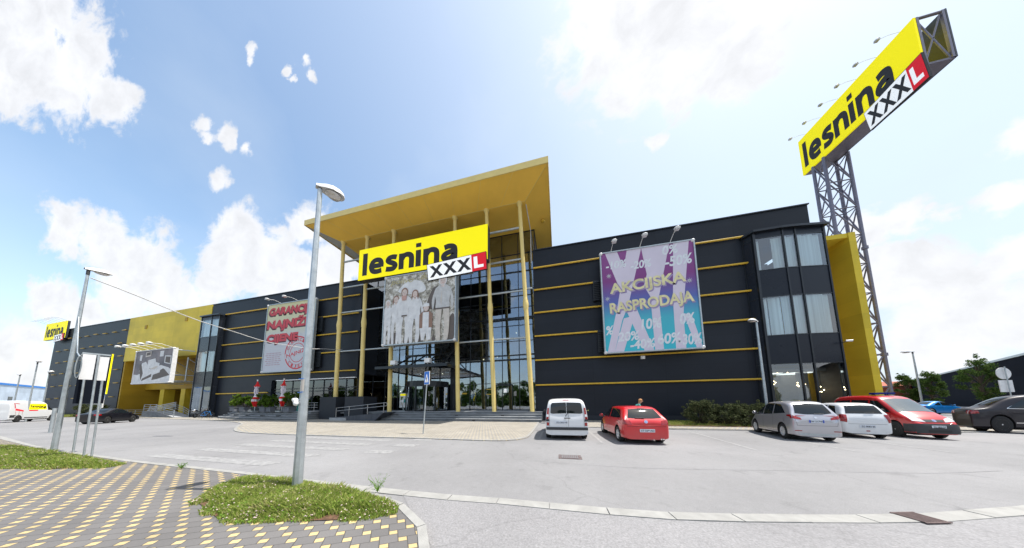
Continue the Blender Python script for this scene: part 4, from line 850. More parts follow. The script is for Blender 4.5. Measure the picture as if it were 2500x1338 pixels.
for (cx, w, top, hr, leg, sh, pa, hairc) in [(.055, .085, .56, .040, .30, 0, 0, 0), (.175, .095, .60, .044, .34, 0, 0, 5), (.30, .135, .68, .050, .40, 0, 0, 5), (.455, .13, .64, .046, .36, 0, 0, 5), (.84, .15, .76, .056, .45, 1, 2, 0)]:
    for sg in (-1, 1): C_([(cx + sg * w * .05, leg + .04), (cx + sg * w * .55, leg + .02), (cx + sg * w * .62, leg * .5), (cx + sg * w * .48, .01), (cx + sg * w * .16, .01), (cx + sg * w * .18, leg * .5)], pa)
    C_([(cx - w * .55, leg - .01), (cx - w * .60, leg + .10), (cx - w * .74, top - .07), (cx - w * .40, top), (cx, top + .012), (cx + w * .40, top), (cx + w * .74, top - .07), (cx + w * .60, leg + .10), (cx + w * .55, leg - .01)], sh)
    for sg in (-1, 1): C_([(cx + sg * w * .60, top - .02), (cx + sg * w * .86, top - .12), (cx + sg * w * .98, leg + .08), (cx + sg * w * .86, leg - .02), (cx + sg * w * .74, leg + .06), (cx + sg * w * .68, top - .12)], sh)
    P_([(cx + (-.3 + .1 * k) * w, leg + .02 + .3 * (top - leg) * (k % 2)) for k in range(3)] + [(cx - .05 * w, top - .05)], 2) if sh == 1 else None
    P_([(cx - hr * .4, top - .02), (cx + hr * .4, top - .02), (cx + hr * .35, top + .03), (cx - hr * .35, top + .03)], 3)
    P_(disc(cx, top + hr * 1.30, hr * 1.0, hr * 1.30), hairc); P_(disc(cx, top + hr * 1.12, hr * .74, hr * 1.02), 3)
    P_(disc(cx, top + hr * .75, hr * .28, hr * .10, 8), 6)
    for sg in (-1, 1): P_(disc(cx + sg * hr * .28, top + hr * 1.25, hr * .10, hr * .08, 6), 5)
    if hairc == 5 and cx != .30:
        for sg in (-1, 1): C_([(cx + sg * hr * .7, top + hr * 1.6), (cx + sg * hr * 1.1, top + hr * .8), (cx + sg * hr * 1.0, top - .03), (cx + sg * hr * .7, top + .01)], 5)
P_([(.75, .43), (.93, .43), (.93, .45), (.75, .45)], 4); P_([(.27, .385), (.35, .385), (.35, .405), (.27, .405)], 4); P_([(.27, .62), (.33, .62), (.34, .69), (.26, .69)], 6)
P_([(.54, .19), (.56, .02), (.60, .02), (.62, .12), (.64, .02), (.69, .02), (.70, .19)], 0); P_([(.53, .19), (.53, .38), (.57, .42), (.67, .42), (.71, .38), (.71, .19)], 5); P_([(.575, .19), (.575, .41), (.66, .41), (.66, .19)], 0)
P_(disc(.62, .485, .045, .05), 5); P_(disc(.62, .465, .036, .042), 3); P_([(.575, .49), (.665, .49), (.66, .53), (.62, .54), (.58, .53)], 0)
text(mb, 'polivo', f01, .08, .42, .86, .955, 7, 0, .3, .035); text(mb, 'domaci', f01, .52, .88, .90, .98, 7, 0, .3, .035)
mat('script_gold', (.50, .44, .22), .6); mb.build('poster_print', ['faded_white', 'faded_shirt', 'faded_beige', 'faded_skin', 'faded_dark', 'faded_brown', 'faded_red', 'script_gold'], t)
# --- furniture poster
m, N, L, b = new_mat('room_print'); tc = N.new('ShaderNodeTexCoord'); n = N.new('ShaderNodeTexNoise'); n.inputs['Scale'].default_value = .6; n.inputs['Detail'].default_value = 5; L.new(tc.outputs['Object'], n.inputs[0]); c = N.new('ShaderNodeValToRGB'); L.new(n.outputs[0], c.inputs[0]); e = c.color_ramp.elements; e[0].position = .35; e[0].color = (.07, .055, .07, 1); e[1].position = .65; e[1].color = (.20, .16, .17, 1); L.new(c.outputs[0], b.inputs['Base Color']); M['room_print'] = m
FX0, FX1, FZ0, FZ1 = -61.9, -52.9, 4.95, 9.75
t, fr = board('billboard', FX0, FX1, 17.5, FZ0, FZ1, 'black and white billboard of a living room with pale sofas, standing off the yellow block', 'room_print', 'white_metal', .35)
f01 = lambda u, v, l=0: fr(FX0 + (FX1 - FX0) * u, FZ0 + (FZ1 - FZ0) * v, l); mb = MB(); Z_[0] = .004
P_([(0, 0), (1, 0), (1, .38), (.72, .52), (.10, .26), (0, .28)], 0)
P_([(.55, .26), (.80, .42), (.98, .20), (.66, .10), (.52, .08)], 1); P_([(.15, .40), (.20, .62), (.30, .66), (.48, .34), (.50, .16), (.25, .02)], 0); P_([(.24, .06), (.50, .18), (.50, .27), (.26, .14)], 1); P_([(.12, .58), (.18, .60), (.26, .30), (.22, .08)], 1)
P_([(.36, .70), (.55, .74), (.58, .62), (.68, .58), (.68, .46), (.50, .40), (.36, .50)], 0); P_([(.42, .42), (.56, .40), (.66, .48), (.60, .50)], 2); P_([(.50, .22), (.72, .30), (.72, .38), (.52, .33)], 0)
P_([(.72, .44), (.95, .34), (.95, .42), (.72, .52)], 0); P_([(.80, .58), (.97, .52), (.97, .78), (.80, .80)], 0); P_([(.82, .60), (.95, .55), (.95, .75), (.82, .77)], 1)
P_([(.66, .78), (.76, .78), (.76, .95), (.66, .95)], 0); P_([(.12, .70), (.18, .70), (.18, .88), (.12, .88)], 0); P_([(.27, .80), (.42, .82), (.42, .97), (.27, .95)], 2); P_([(.29, .84), (.40, .86), (.40, .95), (.29, .93)], 1)
mb.build('poster_print', ['faded_white', 'faded_dark', 'faded_beige'], t)
mb = MB()
for z in (9.6, 6.0, 5.1): mb.tube([(-52.9, 17.9, z), (-52.4, 21.2 if z < 9 else 19.1, z)], .07, 6)
for x in (-60, -56, -52.4): mb.tube([(x, 17.9, 5.1), (x, 21.2, 5.1)], .07, 6); mb.tube([(x, 18.6, 8.6), (x, 18.6, 5.1)], .07, 6); mb.tube([(x, 18.6, 8.4), (x, 21.2, 6.4)], .05, 6)
for k in range(6): mb.tube([(-61, 18.3 + k * .1, 5.15), (-52.4, 18.3 + k * .1, 5.15)], .03, 5)
mb.tube([(-61, 18.6, 6.0), (-52.4, 18.6, 6.0)], .05, 6); mb.build('support_frame', 'galv', t)
for k in range(5): x = -53.6 - k * 1.9; flood(t, (x, 17.6, 9.85), (x - .4, 16.0, 10.15), s=1.25)
# cctv camera
t = thing('security_camera', (19.5, 18.8, 5.6), 'white security camera sticking out beside the right bay window', 'security camera')
mb = MB(); mb.tube([(0, .2, 0), (0, 0, 0), (.1, -.1, .02)], .03, 6); mb.build('bracket', 'dark_metal', t, False)
mb = MB(); mb.tube([(-.02, -.05, .06), (.17, -.22, .02)], .07, 8); mb.build('housing', 'white_metal', t, False)

# ------------------------------------------------------------------ street furniture
def lamp(name, loc, h, label, head_dir=90, r0=.10, r1=.05, head=.55, lean=(0, 0), sides=8, hs=1.0, mark=False, group='street lamps', hw=1.):
    t = thing(name, loc, label, 'street lamp', group); top = Vector((lean[0], lean[1], h))
    mb = MB(); mb.tube([(0, 0, -.05), (lean[0] * .5, lean[1] * .5, h * .5), tuple(top)], [r0, (r0 + r1) / 2, r1], sides, 0, True, False)
    mb.box(-r0 * .25, r0 * .25, -r0 * 1.02, -r0 * .9, 1.0, 1.45) if mark else None
    p = mb.build('pole', 'galv', t, False)
    rot = Matrix.Rotation(R(head_dir), 4, 'Z')
    def tr(v): return tuple(top + (rot @ (Vector((v[0], v[1] * hw, v[2] * hw * 1.15)) * hs)))
    n = 14; prof = [(-.10, .055, .07), (0, .07, .10), (.12, .12, .14), (.28, .165, .16), (.45, .15, .14), (.56, .10, .09), (.60, .03, .03)]
    mb = MB(); vs = []; fs = []
    for (x, w, hh) in prof:
        for k in range(9): a = math.pi * k / 8; vs.append(tr((x, w * math.cos(a), .02 + hh * math.sin(a) + x * .10)))
    for i in range(len(prof) - 1):
        for k in range(8): fs.append((i * 9 + k, i * 9 + k + 1, (i + 1) * 9 + k + 1, (i + 1) * 9 + k))
    mb.add(vs, fs, 0, True)
    mb.add([tr((x, s * w, .018 + x * .10)) for (x, w, hh) in prof for s in (-1, 1)], [(2 * i, 2 * i + 1, 2 * i + 3, 2 * i + 2) for i in range(len(prof) - 1)], 1)
    mb.build('lamp_head', ['white_metal', 'faded_grey'], t, False)
    mb = MB(); mb.add([tr((.32 + .17 * math.cos(a) , .12 * math.sin(a), .012 + .032 - .02)) for a in [k * math.pi / 10 for k in range(20)]], [tuple(range(20))], 0); o_ = [tr((.32 + .21 * math.cos(a), .135 * math.sin(a), .026)) for a in [k * math.pi / 10 for k in range(20)]]
    i_ = [tr((.32 + .15 * math.cos(a), .10 * math.sin(a), -.018)) for a in [k * math.pi / 10 for k in range(20)]]
    mb.add(o_ + i_, [(k, (k + 1) % 20, 20 + (k + 1) % 20, 20 + k) for k in range(20)] + [tuple(range(20, 40))], 0, True); mb.build('lens', 'lens_grey', t, False)
    mb = MB(); mb.tube([tuple(top - Vector((0, 0, .18))), tuple(top + Vector((0, 0, .06)))], .05 * hs, 8); mb.build('bracket', 'trim', t, False)
    if mark:
        mb = MB(); zz = 1.95; rr = r0 * .93
        for (a0, w, z0_, z1_) in ((-110, 60, zz - .1, zz + .12),): 
            pts = []
            for k in range(6):
                a = R(a0 + w * k / 5); pts.append((rr * math.cos(a), rr * math.sin(a)))
            for k in range(5): mb.add([(*pts[k], z0_), (*pts[k + 1], z0_), (*pts[k + 1], z1_), (*pts[k], z1_)], [(0, 1, 2, 3)], 0)
        mb.build('paper_notice', 'faded_beige', t, False)
        mb = MB(); mb.ell((-.09, -.08, zz - .28), .055, .05, .05, 0, 6); mb.ell((-.14, -.06, zz - .26), .05, .05, .035, 0, 6); mb.ell((-.05, -.1, zz - .33), .04, .04, .05, 0, 5); mb.build('tied_bag', 'white_metal', t, False); mb = MB(); mb.tube([(-.1, 0, zz + .13), (-.03, -.1, zz + .13), (.06, -.08, zz + .14)], .006, 5, 1); mb.tube([(-.1, 0, zz - .13), (-.03, -.1, zz - .13), (.06, -.08, zz - .12)], .006, 5, 1)
        mb.m = [0] * len(mb.m); mb.build('string', 'blue_sign', t, False)
    return t
L1 = lamp('street_lamp', (-4.91 * S, 3.11 * S, NPZ), 6.15, 'tall galvanised street lamp standing in the near flowering grass patch', 62, .075, .038, lean=(-.06, -.0), mark=True, hs=.68, hw=1.35)
L2 = lamp('street_lamp', (-17.5 * S, 3.77 * S, NPZ), 6.65, 'galvanised street lamp with a cable to the store, at the left grass patch', 96, .06, .03, hs=.72, hw=1.1)
lamp('street_lamp', (-57.9, 10.85, 0), 6.7, 'distant double-headed street lamp in front of the white van', 0, .06, .04, hs=.9)
lamp('street_lamp', (-74, 14.7, 0), 6.7, 'distant street lamp beside the front of the white van', 0, .08, .05, hs=1.3)
lamp('street_lamp', (-83, 14.6, 0), 6.7, 'leftmost distant street lamp before the pale warehouse', 180, .07, .05, hs=1.1)
lamp('street_lamp', (12.95, 16.6, 0), 6.8, 'white-headed street lamp before the right bay window', 200, .085, .05, hs=.95)
lamp('street_lamp', (44.9, 37.2, 0), 7.6, 'distant street lamp between the two narrow trees on the right', 150, .10, .06, hs=1.3)
# cable from the left lamp to the store and into the meter box
mb = MB()
pts = [(-16.95, 3.72, 6.45), (-19, 5.0, 6.95), (-26.6, 8.5, 8.5), (-36, 13.4, 10.4), (-37.5, 15.8, 10.1), (-33, 18.4, 9.35), (-31.5, 17.6, 9.05), (-28, 17.9, 8.2), (-24.6, 18.1, 7.75), (-21.5, 18.2, 7.65)]
A_, B_ = Vector((-16.9, 3.70, 6.42)), Vector((-23.6, 18.1, 7.75)); pts = []
for k in range(25):
    t_ = k / 24; p = A_.lerp(B_, t_); p.z -= 1.05 * math.sin(math.pi * t_) * (1 - .2 * t_); p.z += .03 * math.sin(t_ * 25); pts.append(p)
mb.tube(pts, .022, 5); tag(mb.build('overhead_cable', 'cable_white'), 'sagging pale cable strung from the left street lamp across to the store columns', 'cable')
# meter boxes / notice boards on three posts
nb_ = thing('notice_board', (-14.12, 3.42, NPZ), 'back of a white two-door cabinet on tall posts with coiled cable', 'notice board')
nb_.rotation_euler = (0, 0, R(0))
for (x, y, h) in ((-14.09, 3.44, 3.25), (-14.64, 3.69, 2.6)): mb = MB(); mb.tube([(x, y, 0), (x + .0, y - .04, h)], .02, 8); mb.build('post', 'galv', nb_)
def plate(a, b, z0_, z1_, th):
    a, b = Vector(a), Vector(b); n = Vector((-(b - a).y, (b - a).x)).normalized() * th
    return [(*a, z0_), (*b, z0_), (*(b + n), z0_), (*(a + n), z0_)], (0, 0, z1_ - z0_)
mb = MB(); mb.prism(*plate((-14.15, 3.19), (-14.11, 3.37), 2.47, 3.25, .10)); mb.build('cabinet', 'white_metal', nb_)
mb = MB(); mb.prism(*plate((-14.12, 3.40), (-14.08, 3.56), 2.46, 3.21, .10)); mb.build('cabinet', 'white_metal', nb_)
mb = MB(); mb.prism(*plate((-14.16, 3.18), (-14.07, 3.57), 3.26, 3.30, .12)); mb.build('cap_rail', 'galv', nb_)
mb = MB()
for k in range(4): c_ = Vector((-14.15, 3.155 - k * .006, 2.84)); mb.tube([c_ + Vector((.03 * k, (.030 + .004 * k) * math.cos(a), .34 * math.sin(a))) for a in [i * math.pi / 10 for i in range(21)]], .006, 5)
mb.tube([(-14.15, 3.18, 3.24), (-14.8, 3.30, 3.22), (-15.7, 3.45, 3.45), (-16.7, 3.62, 4.3), (-16.95, 3.64, 4.9)], .014, 5); mb.build('cable_coil', 'galv', nb_)
ab = thing('advert_board', (-16.5, 3.95, NPZ), 'grey back of a large board with a yellow edge behind the white cabinet', 'advert board')
mb = MB(); mb.tube([(-16.46, 3.84, 0), (-16.46, 3.79, 3.4)], .022, 8); mb.build('post', 'galv', ab)
mb = MB(); mb.prism(*plate((-16.60, 3.72), (-16.50, 4.20), 1.75, 3.4, .05)); mb.build('panel', 'clad_far', ab)
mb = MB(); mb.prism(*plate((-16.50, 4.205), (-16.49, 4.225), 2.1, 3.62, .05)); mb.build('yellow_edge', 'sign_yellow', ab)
t = thing('bollard_post', (-31.5, 6.6, 0), 'short galvanised post standing behind the board posts by the black saloon', 'post'); mb = MB(); mb.tube([(0, 0, 0), (0, 0, 1.55)], .07, 8); mb.build('post', 'galv', t, False)
# pedestrian crossing sign
t = thing('crossing_sign', (-7.13, 9.95, .03), 'blue pedestrian crossing sign on a slim leaning pole in front of the entrance', 'road sign')
mb = MB(); mb.tube([(0, 0, -.03), (.18, -.02, 3.3)], .032, 8); mb.build('pole', 'galv', t, False)
q = Matrix.Rotation(R(-22), 3, 'Z'); g = lambda u, v, l=0: tuple(Vector((.16, -.05, 0)) + q @ Vector((u, -l, v)))
mb = MB(); mb.prism([g(-.235, 2.62), g(.235, 2.62), g(.235, 3.34), g(-.235, 3.34)], Vector(g(0, 0, -.03)) - Vector(g(0, 0))); pn = mb.build('sign_panel', 'white_metal', t, False)
mb = MB(); Z_[0] = .002
def Q_(pts, mi): Z_[0] += .0015; mb.poly([g(u, v, Z_[0]) for u, v in pts], mi)
Q_([(-.215, 2.64), (.215, 2.64), (.215, 3.32), (-.215, 3.32)], 0); Q_([(-.165, 2.74), (.165, 2.74), (0, 3.22)], 1)
Q_(disc(.01, 3.05, .022, .028), 2); Q_([(-.03, 2.90), (.035, 2.90), (.03, 3.02), (-.02, 3.02)], 2); Q_([(-.03, 2.90), (-.07, 2.78), (-.045, 2.78), (0, 2.88)], 2); Q_([(.0, 2.90), (.035, 2.90), (.075, 2.78), (.05, 2.78)], 2); Q_([(-.02, 3.0), (-.07, 2.92), (-.06, 2.90), (-.01, 2.97)], 2)
for k in range(5): Q_([(-.12 + k * .055, 2.75), (-.09 + k * .055, 2.75), (-.09 + k * .055, 2.775), (-.12 + k * .055, 2.775)], 2)
mb.build('pictogram', ['blue_sign', 'sign_white', 'ink'], t, False)
# small blue sign and poster stand near the black saloon, round sign on the right
t = thing('parking_sign', (-66.5, 16.8, 0), 'small blue rectangular sign on a post before the far dark wall', 'road sign'); mb = MB(); mb.tube([(0, 0, 0), (0, 0, 3.6)], .05, 6); mb.build('pole', 'galv', t, False); mb = MB(); mb.box(-.8, .8, -.1, -.06, 2.7, 4.3); mb.build('sign_panel', 'blue_sign', t, False)
t = thing('poster_stand', (-69.8, 17.3, 0), 'small framed poster panel standing by the far dark wall', 'poster stand'); mb = MB(); mb.box(-1.5, 1.5, 0, .12, 1.4, 3.3); mb.box(-1.3, -1.2, 0, .1, 0, 1.4, 1); mb.box(1.2, 1.3, 0, .1, 0, 1.4, 1); mb.build('stand', ['white_metal', 'galv'], t, False); mb = MB(); mb.box(-1.35, 1.35, -.02, -.003, 1.55, 3.15); mb.build('poster', 'foliage_print', t, False)
t = thing('round_sign', (24.0, 17.0, 0), 'grey back of a round sign above a rectangular plate, before the dark warehouse', 'road sign'); q = Matrix.Rotation(R(6), 3, 'Z')
mb = MB(); mb.tube([(0, 0, 0), (0, 0, 3.35)], .02, 8); mb.build('pole', 'galv', t, False)
mb = MB(); mb.prism([tuple(q @ Vector((.33 * math.cos(a), .05, 2.98 + .33 * math.sin(a)))) for a in [k * math.pi / 12 for k in range(24)]], tuple(q @ Vector((0, .02, 0)))); mb.build('round_panel', 'white_metal', t, False)
mb = MB(); mb.prism([tuple(q @ Vector(p)) for p in ((-.3, .05, 1.95), (.3, .05, 1.95), (.3, .05, 2.6), (-.3, .05, 2.6))], tuple(q @ Vector((0, .02, 0)))); mb.build('plate', 'white_metal', t, False)
# A-board by the door
t = thing('pavement_board', (-16.4, 19.4, .812), 'coloured poster board on a stand left of the entrance door', 'advert board'); mb = MB(); mb.box(-.5, .5, -.03, .03, .35, 1.95); mb.box(-.4, .4, -.3, .3, 0, .06); mb.box(-.05, .05, -.04, .04, .06, .35); mb.build('stand', 'galv', t, False)
mb = MB(); mb.box(-.45, .45, -.045, -.034, .42, 1.88, 0); mb.box(-.42, .42, -.049, -.0455, 1.65, 1.86, 1); mb.box(-.35, -.05, -.049, -.0455, 1.2, 1.55, 2); mb.box(.05, .35, -.049, -.0455, .9, 1.3, 3); mb.box(-.35, -.02, -.049, -.0455, .6, 1.0, 4); mb.build('poster', ['faded_white', 'sign_yellow', 'leaf_bright', 'teal', 'faded_grey'], t, False)
# parasols
def parasol(loc, label, tw_):
    t = thing('parasol', loc, label, 'parasol', 'closed parasols on the terrace')
    mb = MB(); mb.tube([(0, 0, 0), (0, 0, 3.5)], .035, 8); mb.box(-.35, .35, -.35, .35, 0, .08); mb.build('pole', 'galv', t, False)
    mb = MB(); n = 20; prof = [(3.55, .03, 0), (3.3, .10, 0), (3.0, .20, 0), (2.92, .30, 0), (2.85, .27, 1), (2.7, .16, 1), (2.4, .22, 1), (2.1, .20, 1), (1.95, .14, 1), (1.8, .18, 1), (1.65, .26, 0), (1.45, .30, 0), (1.4, .31, 1), (1.22, .30, 1), (1.15, .29, 0), (.8, .22, 0), (.55, .14, 0)]
    vs = []
    for i, (z, r, m_) in enumerate(prof):
        for k in range(n): a = 2 * math.pi * k / n; rr = .74 * r * (1 + .28 * math.sin(k * math.pi + i * .3) * (r > .1)) * (1 + .15 * math.sin(a * 2 + i * .6 + tw_)); vs.append((rr * math.cos(a + i * .06) + .06 * math.sin(i * .8 + tw_), rr * math.sin(a + i * .06), z))
    for i in range(len(prof) - 1): mb.m += [prof[i][2]] * n; mb.sm += [False] * n; mb.f += [(i * n + k, i * n + (k + 1) % n, (i + 1) * n + (k + 1) % n, (i + 1) * n + k) for k in range(n)]
    mb.v += vs; mb.build('canopy', ['fabric_red', 'fabric_white'], t, False)
    mb = MB(); mb.tube([(0, 0, 3.5), (0, 0, 3.68)], .06, 8); mb.build('finial', 'white_metal', t, False)
parasol((-34.35, 17.0, .88), 'left closed red and white parasol among the terrace shrubs', 0)
parasol((-30.1, 17.0, .88), 'right closed red and white parasol on the terrace, beside the pale billboard', 1.7)

# ------------------------------------------------------------------ vegetation
def leaf_cloud(n, centres, radii, size, seed=0, flat=.5, shell=.55, squash=1.):
    r = np.random.default_rng(seed); C = np.array(centres); Rr = np.array(radii); w = Rr ** 2; w = w / w.sum()
    k = r.choice(len(C), n, p=w); d = r.normal(size=(n, 3)); d /= np.linalg.norm(d, axis=1)[:, None]; rad = (shell + (1 - shell) * r.random(n) ** .6) * Rr[k] * (1 + .12 * r.normal(size=n))
    p = C[k] + d * rad[:, None] * np.array([1, 1, squash])
    a = r.normal(size=(n, 3)); a /= np.linalg.norm(a, axis=1)[:, None]; b = np.cross(a, r.normal(size=(n, 3))); b /= np.linalg.norm(b, axis=1)[:, None]; s = size * (.6 + .8 * r.random(n))[:, None]
    v = np.stack([p - a * s, p + b * s * flat, p + a * s, p - b * s * flat], 1).reshape(-1, 3)
    return v, np.arange(n * 4).reshape(-1, 4)
def leaves(name, n, centres, radii, size, m, parent, seed=0, **k):
    v, f = leaf_cloud(n, centres, radii, size, seed, **k); me = bpy.data.meshes.new(name); me.vertices.add(len(v)); me.vertices.foreach_set('co', v.ravel()); me.loops.add(f.size); me.loops.foreach_set('vertex_index', f.ravel().astype(np.int32))
    me.polygons.add(len(f)); me.polygons.foreach_set('loop_start', np.arange(len(f), dtype=np.int32) * 4); me.polygons.foreach_set('loop_total', np.full(len(f), 4, dtype=np.int32)); me.update(calc_edges=True); me.materials.append(M[m])
    o = bpy.data.objects.new(name, me); COL.objects.link(o); o.parent = parent; return o
def tree(loc, h, cr, label, seed):
    t = thing('tree', loc, label, 'tree', 'young trees before the dark warehouse'); r = np.random.default_rng(seed)
    mb = MB(); mb.tube([(0, 0, 0), (.03, 0, h * .4), (-.04, .03, h * .9)], [.14, .10, .03], 8)
    cs, rs = [], []
    for i in range(34):
        a = r.random() * 6.28; z = h * (.20 + .72 * r.random()); q = 1 - abs((z / h - .55) / .5) ** 1.6; rr = cr * max(.12, q) * (.25 + .75 * r.random() ** .5); c = (rr * math.cos(a), rr * math.sin(a), z); cs.append(c); rs.append(cr * r.uniform(.22, .42))
        mb.tube([(0, 0, z * .7), (c[0] * .5, c[1] * .5, z * .88), c], [.04, .025, .01], 5)
    for i in range(5): cs.append((r.normal() * cr * .2, r.normal() * cr * .2, h * r.uniform(.9, 1.03))); rs.append(cr * .13)
    mb.build('trunk', 'bark', t, False); leaves('crown', 8000, cs, rs, .06, 'leaf_tree', t, seed, shell=.25)
tree((43.4, 32.1, 0), 6.1, 1.05, 'larger young tree with a loose top in front of the right warehouse', 3)
tree((45.7, 38.9, 0), 5.0, .80, 'narrow dark tree just right of the sign mast foot', 5)
tree((46.6, 37.8, 0), 5.2, .95, 'bushy tree behind the distant street lamp on the right', 9)
def bush(name, loc, dims, n, size, m, label, seed, cat='bush', group=None, clumps=26, pot=None):
    t = thing(name, loc, label, cat, group); r = np.random.default_rng(seed); cs, rs = [], []; mb = MB()
    z0_ = .0 if pot is None else pot
    for i in range(clumps):
        a = r.random() * 6.28; q = r.random() ** .5; z = z0_ + dims[2] * (.15 + .75 * r.random()); k = math.sqrt(max(.05, 1 - ((z - z0_) / dims[2] - .3) ** 2)); c = (dims[0] * q * k * math.cos(a), dims[1] * q * k * math.sin(a), z)
        cs.append(c); rs.append(min(dims[1], dims[2]) * r.uniform(.18, .34)); mb.tube([(c[0] * .2, c[1] * .2, z0_ - .02), (c[0] * .7, c[1] * .7, z * .6 + z0_ * .4), c], [.02, .014, .006], 4)
        for _ in range(2): e_ = Vector(c) + Vector((r.normal(), r.normal(), abs(r.normal()) + .3)).normalized() * rs[-1] * 1.5; cs.append(tuple(e_)); rs.append(rs[-1] * .3)
    mb.build('stem', 'bark', t, False); leaves('foliage', n, cs, rs, size, m, t, seed, shell=.2)
    if pot is not None:
        w = dims[0] * .55; mb = MB(); mb.prism([(-w * .85, -w * .6, 0), (w * .85, -w * .6, 0), (w * .85, w * .6, 0), (-w * .85, w * .6, 0)], (0, 0, pot)); mb.box(-w, w, -w * .72, w * .72, pot + .001, pot + .07); mb.build('planter', 'terracotta_grey', t, False)
    return t
for i, (x, y, dx, dz, m_, lab) in enumerate([(-39.3, 17.75, .85, 1.75, 'leaf_bright', 'bright green shrub in a grey planter at the left end of the terrace'), (-36.6, 17.3, .9, 1.35, 'leaf_shrub', 'dark green shrub in a planter left of the left parasol'), (-32.6, 17.0, .9, 1.55, 'leaf_shrub', 'green shrub in a planter between the two parasols'), (-31.4, 16.8, .7, 1.2, 'leaf_shrub', 'low shrub in a planter just left of the right parasol'), (-28.6, 16.8, .95, 1.75, 'leaf_shrub', 'shrub in a planter right of the right parasol, behind the near lamp post')]):
    bush('potted_shrub', (x, y, .88), (dx, dx * .8, dz), 2600, .075, m_, lab, 20 + i, 'potted shrub', 'potted shrubs on the terrace', 20, .45)
for i, (x, y, dx, dz, lab) in enumerate([(9.2, 16.55, 1.0, 1.55, 'leftmost grey-green juniper bush on the verge under the billboard'), (10.6, 16.4, 1.1, 1.4, 'second juniper bush from the left, middle of the verge clump'), (12.0, 16.3, 1.1, 1.35, 'juniper bush right of the clump, next to the lamp pole'), (13.4, 16.6, 1.0, 1.2, 'rightmost juniper bush, partly behind the silver car')]):
    bush('juniper_bush', (x, y, .05), (dx, .9, dz), 4200, .055, 'leaf_bush', lab, 40 + i, 'bush', 'juniper bushes before the right wall', 30)
for i, (x, lab) in enumerate([(-73.6, 'rounded brown-green bush at the foot of the far dark wall'), (-70.2, 'low bush behind the black saloon')]): bush('wall_bush', (x, 17.4, .03), (1.6, .9, 1.9), 2600, .08, 'leaf_bush', lab, 60 + i, 'bush', 'bushes at the far dark wall')
